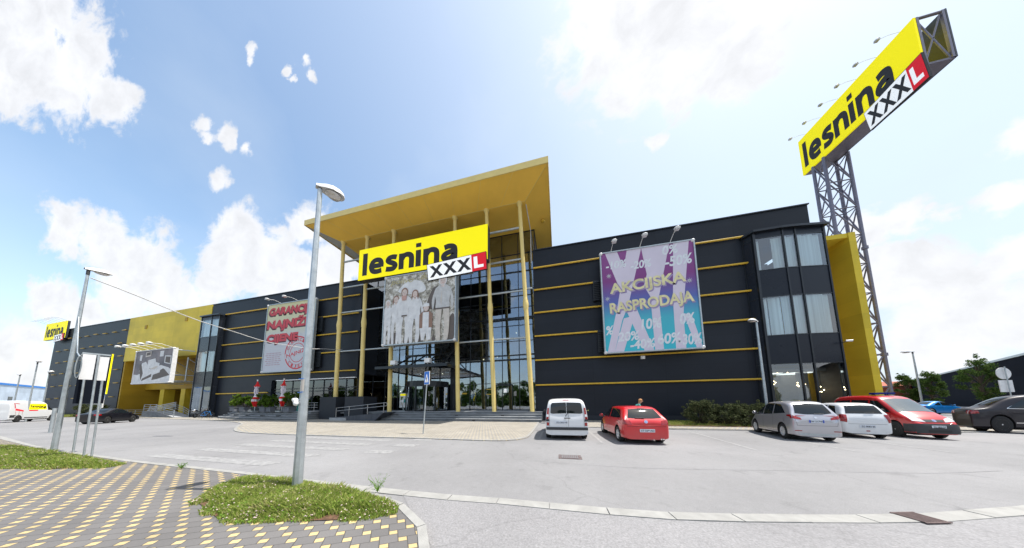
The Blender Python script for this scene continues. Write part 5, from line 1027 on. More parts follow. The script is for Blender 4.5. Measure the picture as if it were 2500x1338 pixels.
# grass
def in_poly(P, pts):
    x, y = pts[:, 0], pts[:, 1]; ins = np.zeros(len(pts), bool); n = len(P)
    for i in range(n):
        (xa, ya), (xb, yb) = P[i], P[i - 1]; c = ((ya > y) != (yb > y)); ins ^= c & (x < (xb - xa) * (y - ya) / (yb - ya + 1e-12) + xa)
    return ins
def edge_dist(P, pts):
    d = np.full(len(pts), 9.)
    for i in range(len(P)):
        a, b = np.array(P[i - 1]), np.array(P[i]); ab = b - a; t_ = np.clip(((pts - a) @ ab) / (ab @ ab), 0, 1); d = np.minimum(d, np.linalg.norm(pts - a - t_[:, None] * ab, axis=1))
    return d
def grass(name, P, z, n, hmax, label, seed, flowers=0, clover=0, bare=None, cat='grass', dry=.15, mound=.05):
    r = np.random.default_rng(seed); A = np.array(P); pts = np.zeros((0, 2))
    while len(pts) < n: q = A.min(0) + (A.max(0) - A.min(0)) * r.random((n * 2, 2)); pts = np.vstack([pts, q[in_poly(P, q)]])
    pts = pts[:n]
    nzv = np.array([mnoise.noise((p[0] * 2.6, p[1] * 2.6, seed + 3)) for p in pts]); pts = pts[edge_dist(P, pts) > np.clip(.02 + .22 * nzv, 0, .3)]
    if bare: d = np.linalg.norm((pts - np.array(bare[:2])) / np.array(bare[2:4]), axis=1); pts = pts[(d > 1) | (r.random(len(pts)) < .06)]
    n = len(pts); ed = np.clip(edge_dist(P, pts) / .25, .25, 1); pts = pts + r.normal(size=(n, 2)) * .02
    cl = np.array([mnoise.noise((p[0] * 2.2, p[1] * 2.2, seed)) for p in pts]); cl2 = np.array([mnoise.noise((p[0] * 5.5, p[1] * 5.5, seed + 9)) for p in pts])
    h = hmax * ed * (.45 + .35 * cl + .25 * cl2 + .45 * r.random(n)); h = np.maximum(h, hmax * .12)
    z0_ = z + mound * ed; a = r.random(n) * 6.28; w = .004 + .005 * r.random(n); lean = h * (.3 + .7 * r.random(n)); la = r.random(n) * 6.28
    b0 = np.stack([pts[:, 0] - w * np.cos(a), pts[:, 1] - w * np.sin(a), z0_ - .03], 1); b1 = np.stack([pts[:, 0] + w * np.cos(a), pts[:, 1] + w * np.sin(a), z0_ - .03], 1)
    tp = np.stack([pts[:, 0] + lean * np.cos(la), pts[:, 1] + lean * np.sin(la), z0_ + h], 1); md = (b0 + b1) / 2 * .5 + tp * .5; md[:, 2] = z0_ + h * .62; ww = np.stack([w * np.cos(a) * .8, w * np.sin(a) * .8, np.zeros(n)], 1)
    V_ = np.stack([b0, b1, md + ww, tp, md - ww], 1).reshape(-1, 3); F_ = np.arange(n * 5).reshape(-1, 5); MI = (r.random(n) < dry + .25 * (cl > .25)).astype(int) * 2
    vs, fs, mi = V_.tolist(), F_.tolist(), MI.tolist()
    def pick(k):
        i = r.integers(0, n, k); return pts[i] + r.normal(size=(k, 2)) * .02, z0_[i] + h[i] * r.uniform(.3, .95, k), cl[i]
    if clover:
        p, zz, _ = pick(clover)
        for i in range(len(p)):
            s = r.uniform(.006, .012); o = len(vs); tl = r.normal(size=2) * .4
            for k in range(6): t_ = k * math.pi / 3; dx, dy = s * math.cos(t_), s * math.sin(t_); vs.append([p[i, 0] + dx, p[i, 1] + dy, zz[i] + dx * tl[0] + dy * tl[1]])
            fs.append([o + k for k in range(6)]); mi.append(1)
    if flowers:
        p, zz, c_ = pick(flowers * 2); keep = (r.random(len(p)) < .5 + .8 * c_); p, zz = p[keep], zz[keep]
        for i in range(len(p)):
            s = r.uniform(.008, .0145); o = len(vs); zc = zz[i] + .015; q = [(s, 0, 0), (0, s, 0), (-s, 0, 0), (0, -s, 0), (0, 0, s), (0, 0, -s)]
            vs += [[p[i, 0] + a_, p[i, 1] + b_, zc + c2] for a_, b_, c2 in q]; fs += [[o + a_ for a_ in f] for f in ((0, 1, 4), (1, 2, 4), (2, 3, 4), (3, 0, 4), (1, 0, 5), (2, 1, 5), (3, 2, 5), (0, 3, 5))]; mi += [3] * 8
    me = bpy.data.meshes.new(name); me.from_pydata(vs, [], fs)
    for m_ in ('grass_blade', 'clover', 'dry_blade', 'flower'): me.materials.append(M[m_])
    me.polygons.foreach_set('material_index', mi); me.update(); o = bpy.data.objects.new(name, me); COL.objects.link(o); return tag(o, label, cat, kind='stuff')
def mound(P, z, mh=.05):
    C_ = np.mean(P, 0); mb = MB(); rings = [.94, .88, .75, .5, .25, 0.02]; n = len(P)
    for k in rings: mb.v += [(C_[0] + (x - C_[0]) * k, C_[1] + (y - C_[1]) * k, z + mh * (1 - k ** 4)) for x, y in P]
    for i in range(len(rings) - 1):
        for j in range(n): mb.f.append((i * n + j, i * n + (j + 1) % n, (i + 1) * n + (j + 1) % n, (i + 1) * n + j)); mb.m.append(0); mb.sm.append(True)
    return tag(mb.build('soil_bed', 'soil'), kind='structure')
g1 = [(x * S, y * S) for x, y in [(-6.60, 2.70), (-6.2, 2.42), (-5.48, 2.24), (-4.9, 2.12), (-4.49, 2.13), (-3.79, 2.28), (-3.2, 2.42), (-2.71, 2.58), (-2.44, 2.80), (-2.55, 2.98), (-2.93, 3.16), (-3.4, 3.28), (-3.87, 3.36), (-4.5, 3.43), (-5.21, 3.50), (-6.1, 3.5), (-6.7, 3.45), (-6.9, 3.15)]]
mound(g1, NPZ + .001); grass('flowering_grass', g1, NPZ, 44000, .15, 'near patch of grass and white clover round the foot of the lamp post', 1, 620, 4500, (-4.35, 3.16, .42, .13))
g2 = [(x * S, y * S) for x, y in [(-19.5, 2.9), (-18.0, 2.75), (-16.2, 2.62), (-14.68, 2.56), (-13.12, 2.80), (-11.62, 3.22), (-11.9, 3.5), (-13.5, 3.62), (-15.33, 3.72), (-17.2, 3.86), (-19.0, 3.95), (-22, 4.1), (-22.5, 3.4)]]
mound(g2, NPZ + .001); grass('grass', g2, NPZ, 26000, .16, 'left patch of grass round the feet of the sign posts', 2, 350, 4000)
grass('grass', [(4.4, 15.35), (16, 15.4), (21, 17.2), (20, 18.9), (4.0, 19.1)], .06, 16000, .16, 'strip of grass between the footpath and the right wall', 3, dry=.1, mound=0)
grass('grass', [(-97, 16.65), (-74, 16.25), (-72.6, 17.3), (-72.6, 19.0), (-97, 19.0)], .05, 9000, .35, 'far strip of grass below the windowless dark wall on the left', 4, mound=0)
# tall weeds at the kerb
def weed(loc, label, seed, h=.28):
    r = np.random.default_rng(seed); mb = MB()
    for i in range(16):
        a = r.random() * 6.28; l = h * r.uniform(.5, 1); b = Vector((math.cos(a), math.sin(a), 0)) * l * .6; mb.tube([(0, 0, 0), tuple(b * .4 + Vector((0, 0, l * .6))), tuple(b + Vector((0, 0, l)))], [.004, .003, .0015], 4)
        for k in range(5): p = b * (k + 1) / 5 + Vector((0, 0, l * (k + 1) / 5)); q = Vector(r.normal(size=3)) * .018; mb.add([p, p + q, p + q * 1.6 + Vector((0, 0, .01)), p + q * .5 + Vector((.005, .005, .006))], [(0, 1, 2, 3)])
    o = mb.build('weed', 'clover', None); o.location = loc; return tag(o, label, 'weed', 'weeds along the kerb')
weed((-3.25, 3.28, NPZ + .01), 'spiky weed growing at the kerb right of the lamp post', 1); weed((-9.35, 3.44, NPZ + .01), 'small weed on the kerb between the two grass patches', 2, .14)

r = np.random.default_rng(77); cs = [(x + r.normal() * 2, -75 + r.normal() * 5, z) for x in np.arange(-150, 90, 4.5) for z in (2, 5.5, 8.5 + r.random() * 3.5)]  # out-of-view tree belt, crowns raised to darken what the shop glass reflects
o = leaves('far_wood', 42000, cs, [r.uniform(2.2, 3.6) for _ in cs], .65, 'leaf_tree', None, 5, shell=.3); tag(o, 'far belt of trees across the road, seen only as dark reflections in the shop glass', 'trees', kind='stuff')
# ------------------------------------------------------------------ buildings far off
t = thing('warehouse', (88, 71, 0), 'long low dark warehouse at the right edge', 'warehouse'); mb = MB(); a, b = Vector((134, 117.0)), Vector((34, 15.5)); d = Vector((.71, -.70)) * 40
mb.prism([(*a, 0), (*b, 0), (*(b + d), 0), (*(a + d), 0)], (0, 0, 7.1)); mb.build('wall', 'clad_far', t); mb = MB(); n = Vector((-.71, .70)) * .1
mb.prism([(*(a + n), 6.95), (*(b + n), 6.95), (*(b - n * .2), 6.95), (*(a - n * .2), 6.95)], (0, 0, .28)); mb.build('coping', 'galv', t)
t = thing('red_shed', (104, 92, 0), 'small reddish building glimpsed behind the foot of the sign mast', 'shed'); mb = MB(); mb.box(98, 112, 92, 100, 0, 5.6); mb.build('wall', 'red_roof', t); mb = MB(); mb.prism([(97.5, 91.5, 5.601), (112.5, 91.5, 5.601), (112.5, 96, 7.2), (97.5, 96, 7.2)], (0, 0, .15)); mb.build('roof', 'red_roof', t); mb = MB(); mb.box(100, 103, 91.9, 91.99, 1.5, 3.2); mb.build('window', 'car_glass', t)
t = thing('pale_warehouse', (-160, 28, 0), 'pale blue-white warehouse with a blue roof edge at the left edge', 'warehouse')
a, b = Vector((-120, 10)), Vector((-178, 36)); mb = MB(); d = Vector((-40, -60)); mb.prism([(*a, 0), (*b, 0), (*(b + d), 0), (*(a + d), 0)], (0, 0, 8.2)); mb.build('wall', 'clad_pale', t); mb = MB(); n = Vector((.4, .9)) * .12
mb.prism([(*(a + n), 8.0), (*(b + n), 8.0), (*(b + d + n * 0), 8.0), (*(a + d), 8.0)], (0, 0, .55)); mb.build('roof_edge', 'blue_stripe', t)
for i in range(3):
    p = a.lerp(b, .25 + i * .2); q = a.lerp(b, .28 + i * .2); mb = MB(); mb.prism([(*(p + n * .5), 2.5), (*(q + n * .5), 2.5), (*(q - n * .1), 2.5), (*(p - n * .1), 2.5)], (0, 0, 2.2)); mb.build('window', 'car_glass', t)
mb = MB(); r = np.random.default_rng(3); n = 60; vs = []
for i in range(n):
    a = R(100 + 150 * i / (n - 1)); h = 60 + 45 * math.sin(i * .35) + 20 * math.sin(i * 1.1); vs += [(2600 * math.cos(a), 2600 * math.sin(a), -5), (2900 * math.cos(a), 2900 * math.sin(a), h)]
mb.add(vs, [(2 * i, 2 * i + 2, 2 * i + 3, 2 * i + 1) for i in range(n - 1)], 0, True); tag(mb.build('hills', 'hill'), kind='structure')

# ------------------------------------------------------------------ vehicles (x forward, y left, z up; built round their own origin)
def body_mesh(st, W, zs, wheels, paint_m, sub=2):
    """st rows rear -> front: xl, xb, xr, zw, zb, zr, fl, fb, fr  (x at sill / belt / roof; z of waist, belt, roof; width factors)"""
    Wh = W / 2; vs = []; K = 7
    for (xl, xb, xr, zw, zb, zr, fl, fb, fr_) in st:
        half = [(xl, Wh * fl * .80, zs), (xl, Wh * fl * .985, zs + .05), ((xl * .6 + xb * .4), Wh * fl, zw), (xb, Wh * fb, zb), ((xb + xr) / 2, Wh * (fb * .42 + fr_ * .58) + .012, (zb + zr) / 2), (xr, Wh * fr_, zr - .055), (xr, Wh * fr_ * .62, zr)]
        vs += half + [(x, -y, z) for x, y, z in half]
    n = len(st); k2 = 2 * K; fs = []
    for i in range(n - 1):
        a, b = i * k2, (i + 1) * k2
        for k in range(K - 1): fs.append((a + k, b + k, b + k + 1, a + k + 1)); fs.append((a + K + k, a + K + k + 1, b + K + k + 1, b + K + k))
        fs.append((a + K - 1, b + K - 1, b + k2 - 1, a + k2 - 1)); fs.append((a, a + K, b + K, b))
    for i, s in ((0, 1), (n - 1, -1)):
        a = i * k2
        for k in range(K - 1): f = (a + k, a + k + 1, a + K + k + 1, a + K + k); fs.append(f if s > 0 else f[::-1])
    me = bpy.data.meshes.new('body'); me.from_pydata(vs, [], fs); me.materials.append(M[paint_m]); me.materials.append(M['underbody'])
    import bmesh
    bm = bmesh.new(); bm.from_mesh(me); bmesh.ops.recalc_face_normals(bm, faces=bm.faces); cl = bm.edges.layers.float.get('crease_edge') or bm.edges.layers.float.new('crease_edge')
    for e in bm.edges:
        ks = sorted(v.index % k2 % K for v in e.verts); st_i = {v.index // k2 for v in e.verts}
        if ks == [3, 3] and len(st_i) == 2: e[cl] = .35
        if ks in ([0, 0], [1, 1]) and len(st_i) == 2: e[cl] = .7
        if ks == [5, 5] and len(st_i) == 2: e[cl] = .25
    bm.to_mesh(me); bm.free()
    o = bpy.data.objects.new('tmp', me); COL.objects.link(o); m = o.modifiers.new('s', 'SUBSURF'); m.levels = sub; m.render_levels = sub
    cut = []
    for (wx, wr) in wheels:
        mb = MB()
        for s in (-1, 1):
            y0_, y1_ = (Wh - .30, Wh + .3) if s > 0 else (-Wh - .3, -Wh + .30); mb2 = MB(); r = wr + .055; c = [(wx + r * math.cos(a), y0_, wr + .015 + r * math.sin(a)) for a in [2 * math.pi * k / 28 for k in range(28)]]
            mb.prism(c, (0, y1_ - y0_, 0))
        c = mb.build('cut', 'underbody'); cm = bpy.data.objects[c.name]; bmx = bmesh.new(); bmx.from_mesh(c.data); bmesh.ops.recalc_face_normals(bmx, faces=bmx.faces); bmx.to_mesh(c.data); bmx.free()
        q = o.modifiers.new('b', 'BOOLEAN'); q.operation = 'DIFFERENCE'; q.object = c; q.solver = 'EXACT'
        try: q.material_mode = 'TRANSFER'
        except Exception: pass
        cut.append(c)
    dg = bpy.context.evaluated_depsgraph_get(); dg.update(); out = bpy.data.meshes.new_from_object(o.evaluated_get(dg)); 
    for c in cut: me_ = c.data; bpy.data.objects.remove(c); bpy.data.meshes.remove(me_)
    bpy.data.objects.remove(o); out.name = 'body'
    for p in out.polygons: p.use_smooth = True
    try: out.set_sharp_from_angle(angle=R(38))
    except Exception: pass
    return out
class Car:
    def __init__(s, name, loc, rz, label, st, W, zs, wheels, paint_m, wheel_r, cat='car', group='cars parked before the store', track=None, rim='alloy', spokes=5, parent=None, sc=1.):
        s.t = thing(name, loc, label, cat, group, R(rz)); s.t.scale = (*sc, 1)[:3] if isinstance(sc, tuple) else (sc, sc, 1); s.W = W; s.L = (st[0][0], st[-1][0])
        me = body_mesh(st, W, zs, [(x, wheel_r) for x in wheels], paint_m); s.body = bpy.data.objects.new('body', me); COL.objects.link(s.body); s.body.parent = s.t
        bm_v = [v.co.copy() for v in me.vertices]; s.bvh = BVHTree.FromPolygons(bm_v, [tuple(p.vertices) for p in me.polygons])
        for wx in wheels:
            for sd in (-1, 1): s.wheel(wx, sd, wheel_r, rim, spokes)
        mb = MB(); mb.box(st[0][0] + .35, st[-1][0] - .35, -W / 2 + .32, W / 2 - .32, zs - .06, zs + .1); mb.build('floor_pan', 'underbody', s.t, False)
    def wheel(s, wx, sd, r, rim, spokes):
        y = sd * (s.W / 2 - .125); o = (wx, y, r); mb = MB(); w = .105; mb.lathe(o, [(r * .62, -w), (r * .93, -w), (r, -w * .7), (r, w * .7), (r * .93, w), (r * .62, w)], 28, 0, 'Y'); mb.lathe(o, [(r * .62, -w), (.0, -w * .9)], 20, 0, 'Y')
        wl = mb.build('wheel', 'rubber', s.t, False); mb = MB(); q = sd * w * .86; mb.lathe(o, [(r * .655, q * 1.08), (r * .60, q * 1.1), (r * .56, q * .75)], 28, 0, 'Y'); mb.lathe(o, [(r * .18, q * .98), (r * .10, q * 1.06), (.001, q * 1.06)], 12, 0, 'Y')
        for k in range(spokes):
            a = 2 * math.pi * k / spokes + .3; c, n_ = Vector((math.cos(a), 0, math.sin(a))), Vector((-math.sin(a), 0, math.cos(a))); hw = r * (.42 / spokes + .03); b = Vector(o) + Vector((0, q * .80, 0))
            mb.prism([b + c * r * .12 - n_ * hw, b + c * r * .60 - n_ * hw * 1.15, b + c * r * .60 + n_ * hw * 1.15, b + c * r * .12 + n_ * hw], (0, q * .16, 0))
        mb.lathe(o, [(r * .57, q * .45), (.001, q * .45)], 20, 1, 'Y'); mb.build('rim', [rim, 'underbody'], wl, False)
    def hit(s, o, d):
        h = s.bvh.ray_cast(Vector(o), Vector(d)); return (h[0], h[1]) if h[0] is not None else (None, None)
    def patch(s, name, m, lo, hi, face, off=.006, nu=14, nv=6, parent=None, thick=0.0):
        """ruled patch between two outline edges, laid on the body from a side: 'L','R' -> (x,z); 'B','F' -> (y,z); 'T' -> (x,y)"""
        def rs(p, n):
            p = [Vector(q) for q in p]; L = [0]
            for a, b in zip(p[:-1], p[1:]): L.append(L[-1] + (b - a).length)
            out = []
            for i in range(n + 1):
                t_ = L[-1] * i / n; k = max(j for j in range(len(L)) if L[j] <= t_ + 1e-9); k = min(k, len(p) - 2); u = (t_ - L[k]) / max(1e-9, L[k + 1] - L[k]); out.append(p[k].lerp(p[k + 1], min(1, u)))
            return out
        A, B = rs(lo, nu), rs(hi, nu); mb = MB(); idx = {}
        for i in range(nu + 1):
            for j in range(nv + 1):
                q = A[i].lerp(B[i], j / nv)
                o, d = {'L': ((q.x, 4, q.y), (0, -1, 0)), 'R': ((q.x, -4, q.y), (0, 1, 0)), 'B': ((-9, q.x, q.y), (1, 0, 0)), 'F': ((9, q.x, q.y), (-1, 0, 0)), 'T': ((q.x, q.y, 6), (0, 0, -1))}[face]
                p, n_ = s.hit(o, d)
                if p is not None and (p - Vector(o)).length < 12:
                    if n_.dot(Vector(d)) > 0: n_ = -n_
                    idx[(i, j)] = len(mb.v); mb.v.append(tuple(p + n_ * off))
        for i in range(nu):
            for j in range(nv):
                k = [(i, j), (i + 1, j), (i + 1, j + 1), (i, j + 1)]
                if all(c in idx for c in k): mb.f.append(tuple(idx[c] for c in k)); mb.m.append(0); mb.sm.append(True)
        if not mb.f: print('EMPTY PATCH', name, s.t.name); return None
        return mb.build(name, m, parent or s.t, False)
    def both(s, name, m, lo, hi, **k):
        for f in 'LR': s.patch(name, m, lo, hi, f, **k)
    def mirror_sym(s, name, m, lo, hi, face, **k):
        for g in (1, -1): s.patch(name, m, [(a * g, b) for a, b in lo], [(a * g, b) for a, b in hi], face, **k)
    def line(s, name, pts, face, m='underbody', w=.010, off=.004, parent=None):
        for a, b in zip(pts[:-1], pts[1:]):
            a, b = Vector(a), Vector(b); n = Vector((-(b - a).y, (b - a).x)).normalized() * w / 2; 
            s._lines.append((a, b, n, face, off))
    def lines(s, groups, m='underbody', name='panel_gap', w=.009):
        mb = MB()
        for face, pts in groups:
            for a, b in zip(pts[:-1], pts[1:]):
                a, b = Vector(a), Vector(b); L = (b - a).length; n = Vector((-(b - a).y, (b - a).x)).normalized() * w / 2; K = max(1, int(L / .1)); prev = None
                for i in range(K + 1):
                    q = a.lerp(b, i / K); row = []
                    for g in (n, -n):
                        z = q + g; o, d = {'L': ((z.x, 4, z.y), (0, -1, 0)), 'R': ((z.x, -4, z.y), (0, 1, 0)), 'B': ((-9, z.x, z.y), (1, 0, 0)), 'F': ((9, z.x, z.y), (-1, 0, 0)), 'T': ((z.x, z.y, 6), (0, 0, -1))}[face]
                        p, nn = s.hit(o, d)
                        if p is None: row = None; break
                        if nn.dot(Vector(d)) > 0: nn = -nn
                        row.append(p + nn * .003)
                    if row and prev: mb.add([prev[0], row[0], row[1], prev[1]], [(0, 1, 2, 3)])
                    prev = row
        if mb.f: mb.build(name, m, s.t, False)
    def plate(s, txt, rear=True, z=.6, y=0., w=.52, blue=False, yel=False):
        x = s.L[0] if rear else s.L[1]; sg = -1 if rear else 1; p, n_ = s.hit((sg * 9, y, z), (-sg, 0, 0)); x = p.x + sg * .012
        mb = MB(); mb.box(min(x, x + sg * .012), max(x, x + sg * .012), y - w / 2, y + w / 2, z - .057, z + .057); pl = mb.build('number_plate', 'plate', s.t, False)
        f = (lambda u, v, l=0: (x - .012 - l, y - u, z + v)) if rear else (lambda u, v, l=0: (x + .012 + l, y + u, z + v)); mb = MB()
        text(mb, txt, f, -w * .42, w * .46, -.034, .034, 0, .02, 0, .003)
        if blue: mb.poly([f(-w / 2, -.055, .002), f(-w / 2 + .05, -.055, .002), f(-w / 2 + .05, .055, .002), f(-w / 2, .055, .002)], 1); mb.poly([f(w / 2 - .05, -.055, .002), f(w / 2, -.055, .002), f(w / 2, .055, .002), f(w / 2 - .05, .055, .002)], 1)
        mb.build('plate_text', ['ink', 'plate_blue'], pl, False)
    def door_mirror(s, x, z, m, w=.0):
        for sd in (-1, 1):
            y = sd * (s.W / 2 + .07 + w); mb = MB(); mb.ell((x, y, z), .07, .11, .075, 0, 7); mb.tube([(x, sd * (s.W / 2 - .10), z - .06), (x, y - sd * .05, z - .03)], .03, 6, 1); mb.add([(x - .06, y - .09, z - .055), (x - .06, y + .09, z - .055), (x - .06, y + .09, z + .06), (x - .06, y - .09, z + .06)], [(0, 1, 2, 3)], 1); mb.build('door_mirror', [m, 'trim'], s.t, False)
    def badge(s, x_side, y, z, r, rear=True, vw=False):
        sg = -1 if rear else 1; p, n_ = s.hit((sg * 9, y, z), (-sg, 0, 0)); n_ = Vector((sg, 0, 0)) if n_ is None else (n_ if n_.x * sg > 0 else -n_); up = Vector((0, 0, 1)); up = (up - n_ * up.dot(n_)).normalized(); rt = up.cross(n_); o = p + n_ * .012; mb = MB()
        mb.prism([o + rt * r * math.cos(a) + up * r * math.sin(a) - n_ * .01 for a in [k * math.pi / 10 for k in range(20)]], n_ * .012, 0)
        if vw:
            Pp = lambda u, v: o + n_ * .005 + rt * r * u + up * r * v
            def st(a, b, w=.13): d = (Vector(b) - Vector(a)).normalized() * w / 2; k = (-d.y, d.x); mb.poly([Pp(a[0] + k[0], a[1] + k[1]), Pp(b[0] + k[0], b[1] + k[1]), Pp(b[0] - k[0], b[1] - k[1]), Pp(a[0] - k[0], a[1] - k[1])], 1)
            for a, b in (((-.35, .8), (0, .12)), ((.35, .8), (0, .12)), ((-.8, .4), (-.38, -.7)), ((-.38, -.7), (0, .0)), ((0, .0), (.38, -.7)), ((.38, -.7), (.8, .4))): st(a, b)
        mb.build('badge', ['chrome', 'plate_blue'], s.t, False)
    def handles(s, xs, z, m='trim'):
        for x in xs:
            for f, sg in (('L', 1), ('R', -1)):
                p, n_ = s.hit((x, sg * 4, z), (0, -sg, 0))
                if p is not None: mb = MB(); mb.tube([(x - .09, p.y + sg * .01, z), (x - .05, p.y + sg * .035, z + .005), (x + .05, p.y + sg * .035, z + .005), (x + .09, p.y + sg * .01, z)], .014, 6); mb.build('door_handle', m, s.t, False)
    def wiper(s, a, b, face='B'):
        pa, _ = s.hit((-9 if face == 'B' else 9, a[0], a[1]), (1 if face == 'B' else -1, 0, 0)); pb, _ = s.hit((-9 if face == 'B' else 9, b[0], b[1]), (1 if face == 'B' else -1, 0, 0)); q = Vector((-.03 if face == 'B' else .03, 0, 0))
        mb = MB(); mb.tube([pa + q, pb + q], .012, 5); mb.build('wiper', 'trim', s.t, False)

paint('paint_white', (.70, .71, .72)); paint('paint_red', (.56, .004, .010)); paint('paint_silver', (.50, .49, .52), .55, 1, .3); paint('paint_black', (.006, .006, .010), 0, .5, .4); paint('paint_firered', (.50, .010, .012)); paint('paint_blue', (.01, .22, .62), .2); paint('paint_plum', (.008, .004, .009), 0, .35, .45)
# generic hatchback / mpv / van / saloon stations
def hatch(L, H, zb=.90, rake=.34, hood=.86, roof_x=.35, cowl=1.02, k=1.):
    h = L / 2
    return [(-h + .05, -h + .03, -h + .04, .48, .70, .745, .74, .74, .66), (-h + .02, -h + .01, -h + .03, .52, .80, .86, .88, .86, .74), (-h + .16, -h + .10, -h + .15, .56, zb + .06, zb + .11, .965, .91, .74), (-h + .42, -h + .30, -h + .15 + rake, .58, zb + .05, H - .05, 1., .93, .70),
            (-h + .9, -h + .80, -h + .75 + rake * .3, .58, zb + .02, H, 1., .945, .735), (-.25, -.3, -.25, .56, zb, H, 1., .95, .745), (.55, .60, roof_x - .05, .55, zb - .03, H - .03, 1., .95, .735), (.95, .98, roof_x + .12, .55, zb - .04, H - .12, 1., .945, .715), (1.15, cowl + .10, cowl + .02, .54, zb - .06, hood + .04, .99, .92, .72),
            (h - .55, h - .62, h - .66, .53, hood - .13, hood - .05, .985, .90, .70), (h - .20, h - .25, h - .27, .50, .62, .69, .93, .84, .66), (h - .03, h - .05, h - .06, .42, .50, .54, .78, .72, .58)]
# --- red hatchback
c = Car('hatchback', (3.1, 10.85, 0), 93, 'bright red three-door hatchback parked beside the white van', hatch(3.97, 1.46), 1.70, .20, (-1.28, 1.2), 'paint_red', .31, spokes=5)
for a, b in (([(-1.55, .98), (-.22, .94)], [(-1.22, 1.30), (-.20, 1.37)]), ([(-.12, .93), (.98, .89)], [(-.10, 1.37), (.36, 1.33)])): c.both('side_window', 'car_glass', a, b)
c.patch('rear_window', 'car_glass', [(-.60, 1.00), (-.3, .975), (.3, .975), (.60, 1.00)], [(-.47, 1.32), (0, 1.36), (.47, 1.32)], 'B'); c.patch('windshield', 'car_glass', [(-.62, .90), (.62, .90)], [(-.50, 1.34), (.50, 1.34)], 'F')
c.mirror_sym('tail_light', 'tail_red', [(.50, .74), (.82, .76)], [(.55, .90), (.80, .93)], 'B', nu=8, nv=5, off=.012); c.both('tail_light', 'tail_red', [(-1.98, .77), (-1.82, .79)], [(-1.95, .92), (-1.84, .92)], nu=5, nv=4, off=.010)
c.mirror_sym('head_light', 'lamp_clear', [(.42, .62), (.75, .64)], [(.45, .74), (.76, .76)], 'F', nu=6, nv=4, off=.01); c.lines([('L', [(-.17, .30), (-.17, .90)]), ('R', [(-.17, .30), (-.17, .90)]), ('L', [(1.0, .35), (1.02, .85)]), ('L', [(-.17, .32), (1.0, .32)]), ('B', [(-.66, .68), (-.66, .95)]), ('B', [(.66, .68), (.66, .95)]), ('B', [(-.66, .68), (.66, .68)])])
c.plate('ST·329·AD', True, .53, -.02); c.badge(0, 0, .86, .062, True, True); c.door_mirror(.80, .95, 'paint_red'); c.handles([-.02], .83, 'paint_red'); c.wiper((.02, .995), (.34, 1.01))
mb = MB(); mb.tube([(-1.3, 0, 1.44), (-1.55, 0, 1.62)], .006, 5); mb.build('antenna', 'trim', c.t, False)
mb = MB()
for y in (-.55, -.48): mb.tube([(-1.98, y, .22), (-1.80, y, .24)], .028, 8)
mb.build('exhaust', 'chrome', c.t, False)
mb = MB(); mb.tube([(-1.94, .12, .80), (-1.94, .12, .80)], .01, 4); c_ = c
# --- white panel van (two rear doors)
kang = [(-2.08, -2.10, -2.06, .55, .80, 1.05, .90, .93, .86), (-2.10, -2.08, -2.02, .60, 1.05, 1.55, .97, .95, .86), (-2.04, -2.00, -1.93, .60, 1.08, 1.76, .99, .955, .825), (-1.7, -1.65, -1.5, .60, 1.08, 1.82, 1., .96, .83), (-.6, -.6, -.6, .60, 1.06, 1.83, 1., .965, .84), (.45, .45, .35, .60, 1.04, 1.81, 1., .965, .83), (1.0, 1.05, .65, .60, 1.02, 1.70, 1., .96, .80), (1.35, 1.45, 1.35, .58, .98, 1.10, .99, .93, .74), (1.75, 1.7, 1.68, .55, .88, .98, .97, .90, .72), (2.02, 1.98, 1.95, .50, .68, .76, .90, .84, .66), (2.10, 2.08, 2.06, .42, .55, .60, .78, .72, .58)]
c = Car('delivery_van', (.22, 11.45, 0), 92, 'small white delivery van seen from behind, nearest the steps', kang, 1.83, .22, (-1.40, 1.30), 'paint_white', .32, 'van', rim='galv', spokes=7)
for g in (('L', 1),): pass
c.patch('rear_window', 'car_glass', [(-.02, 1.15), (-.62, 1.13), (-.68, 1.17)], [(-.02, 1.62), (-.60, 1.60), (-.65, 1.52)], 'B', off=.010); c.patch('rear_window', 'car_glass', [(.68, 1.17), (.62, 1.13), (.0, 1.15)], [(.65, 1.52), (.60, 1.60), (.0, 1.62)], 'B', off=.010)
c.mirror_sym('tail_light', 'tail_red', [(.76, .90), (.865, .90)], [(.735, 1.38), (.80, 1.38)], 'B', nu=4, nv=8, off=.014); c.mirror_sym('reversing_light', 'lamp_clear', [(.765, 1.0), (.855, 1.0)], [(.76, 1.10), (.845, 1.10)], 'B', nu=4, nv=3, off=.022); c.mirror_sym('lower_light', 'tail_red', [(.74, .62), (.85, .62)], [(.74, .76), (.85, .76)], 'B', nu=4, nv=3, off=.014); c.mirror_sym('light_surround', 'trim', [(.73, .80), (.87, .80)], [(.745, .90), (.865, .90)], 'B', nu=3, nv=3, off=.012)
c.patch('brake_light', 'tail_red', [(-.14, 1.70), (.14, 1.70)], [(-.14, 1.73), (.14, 1.73)], 'B', nu=3, nv=2, off=.012)
c.patch('bumper', 'trim', [(-.86, .44), (.86, .44)], [(-.86, .56), (.86, .56)], 'B', nu=14, nv=3, off=.03)
c.both('side_window', 'car_glass', [(.0, 1.10), (1.18, 1.06)], [(.0, 1.60), (.62, 1.56)]); c.both('side_window', 'car_glass', [(-1.85, 1.15), (-1.10, 1.13)], [(-1.80, 1.56), (-1.10, 1.58)]); c.patch('windshield', 'car_glass', [(-.68, 1.12), (.68, 1.12)], [(-.60, 1.66), (.60, 1.66)], 'F')
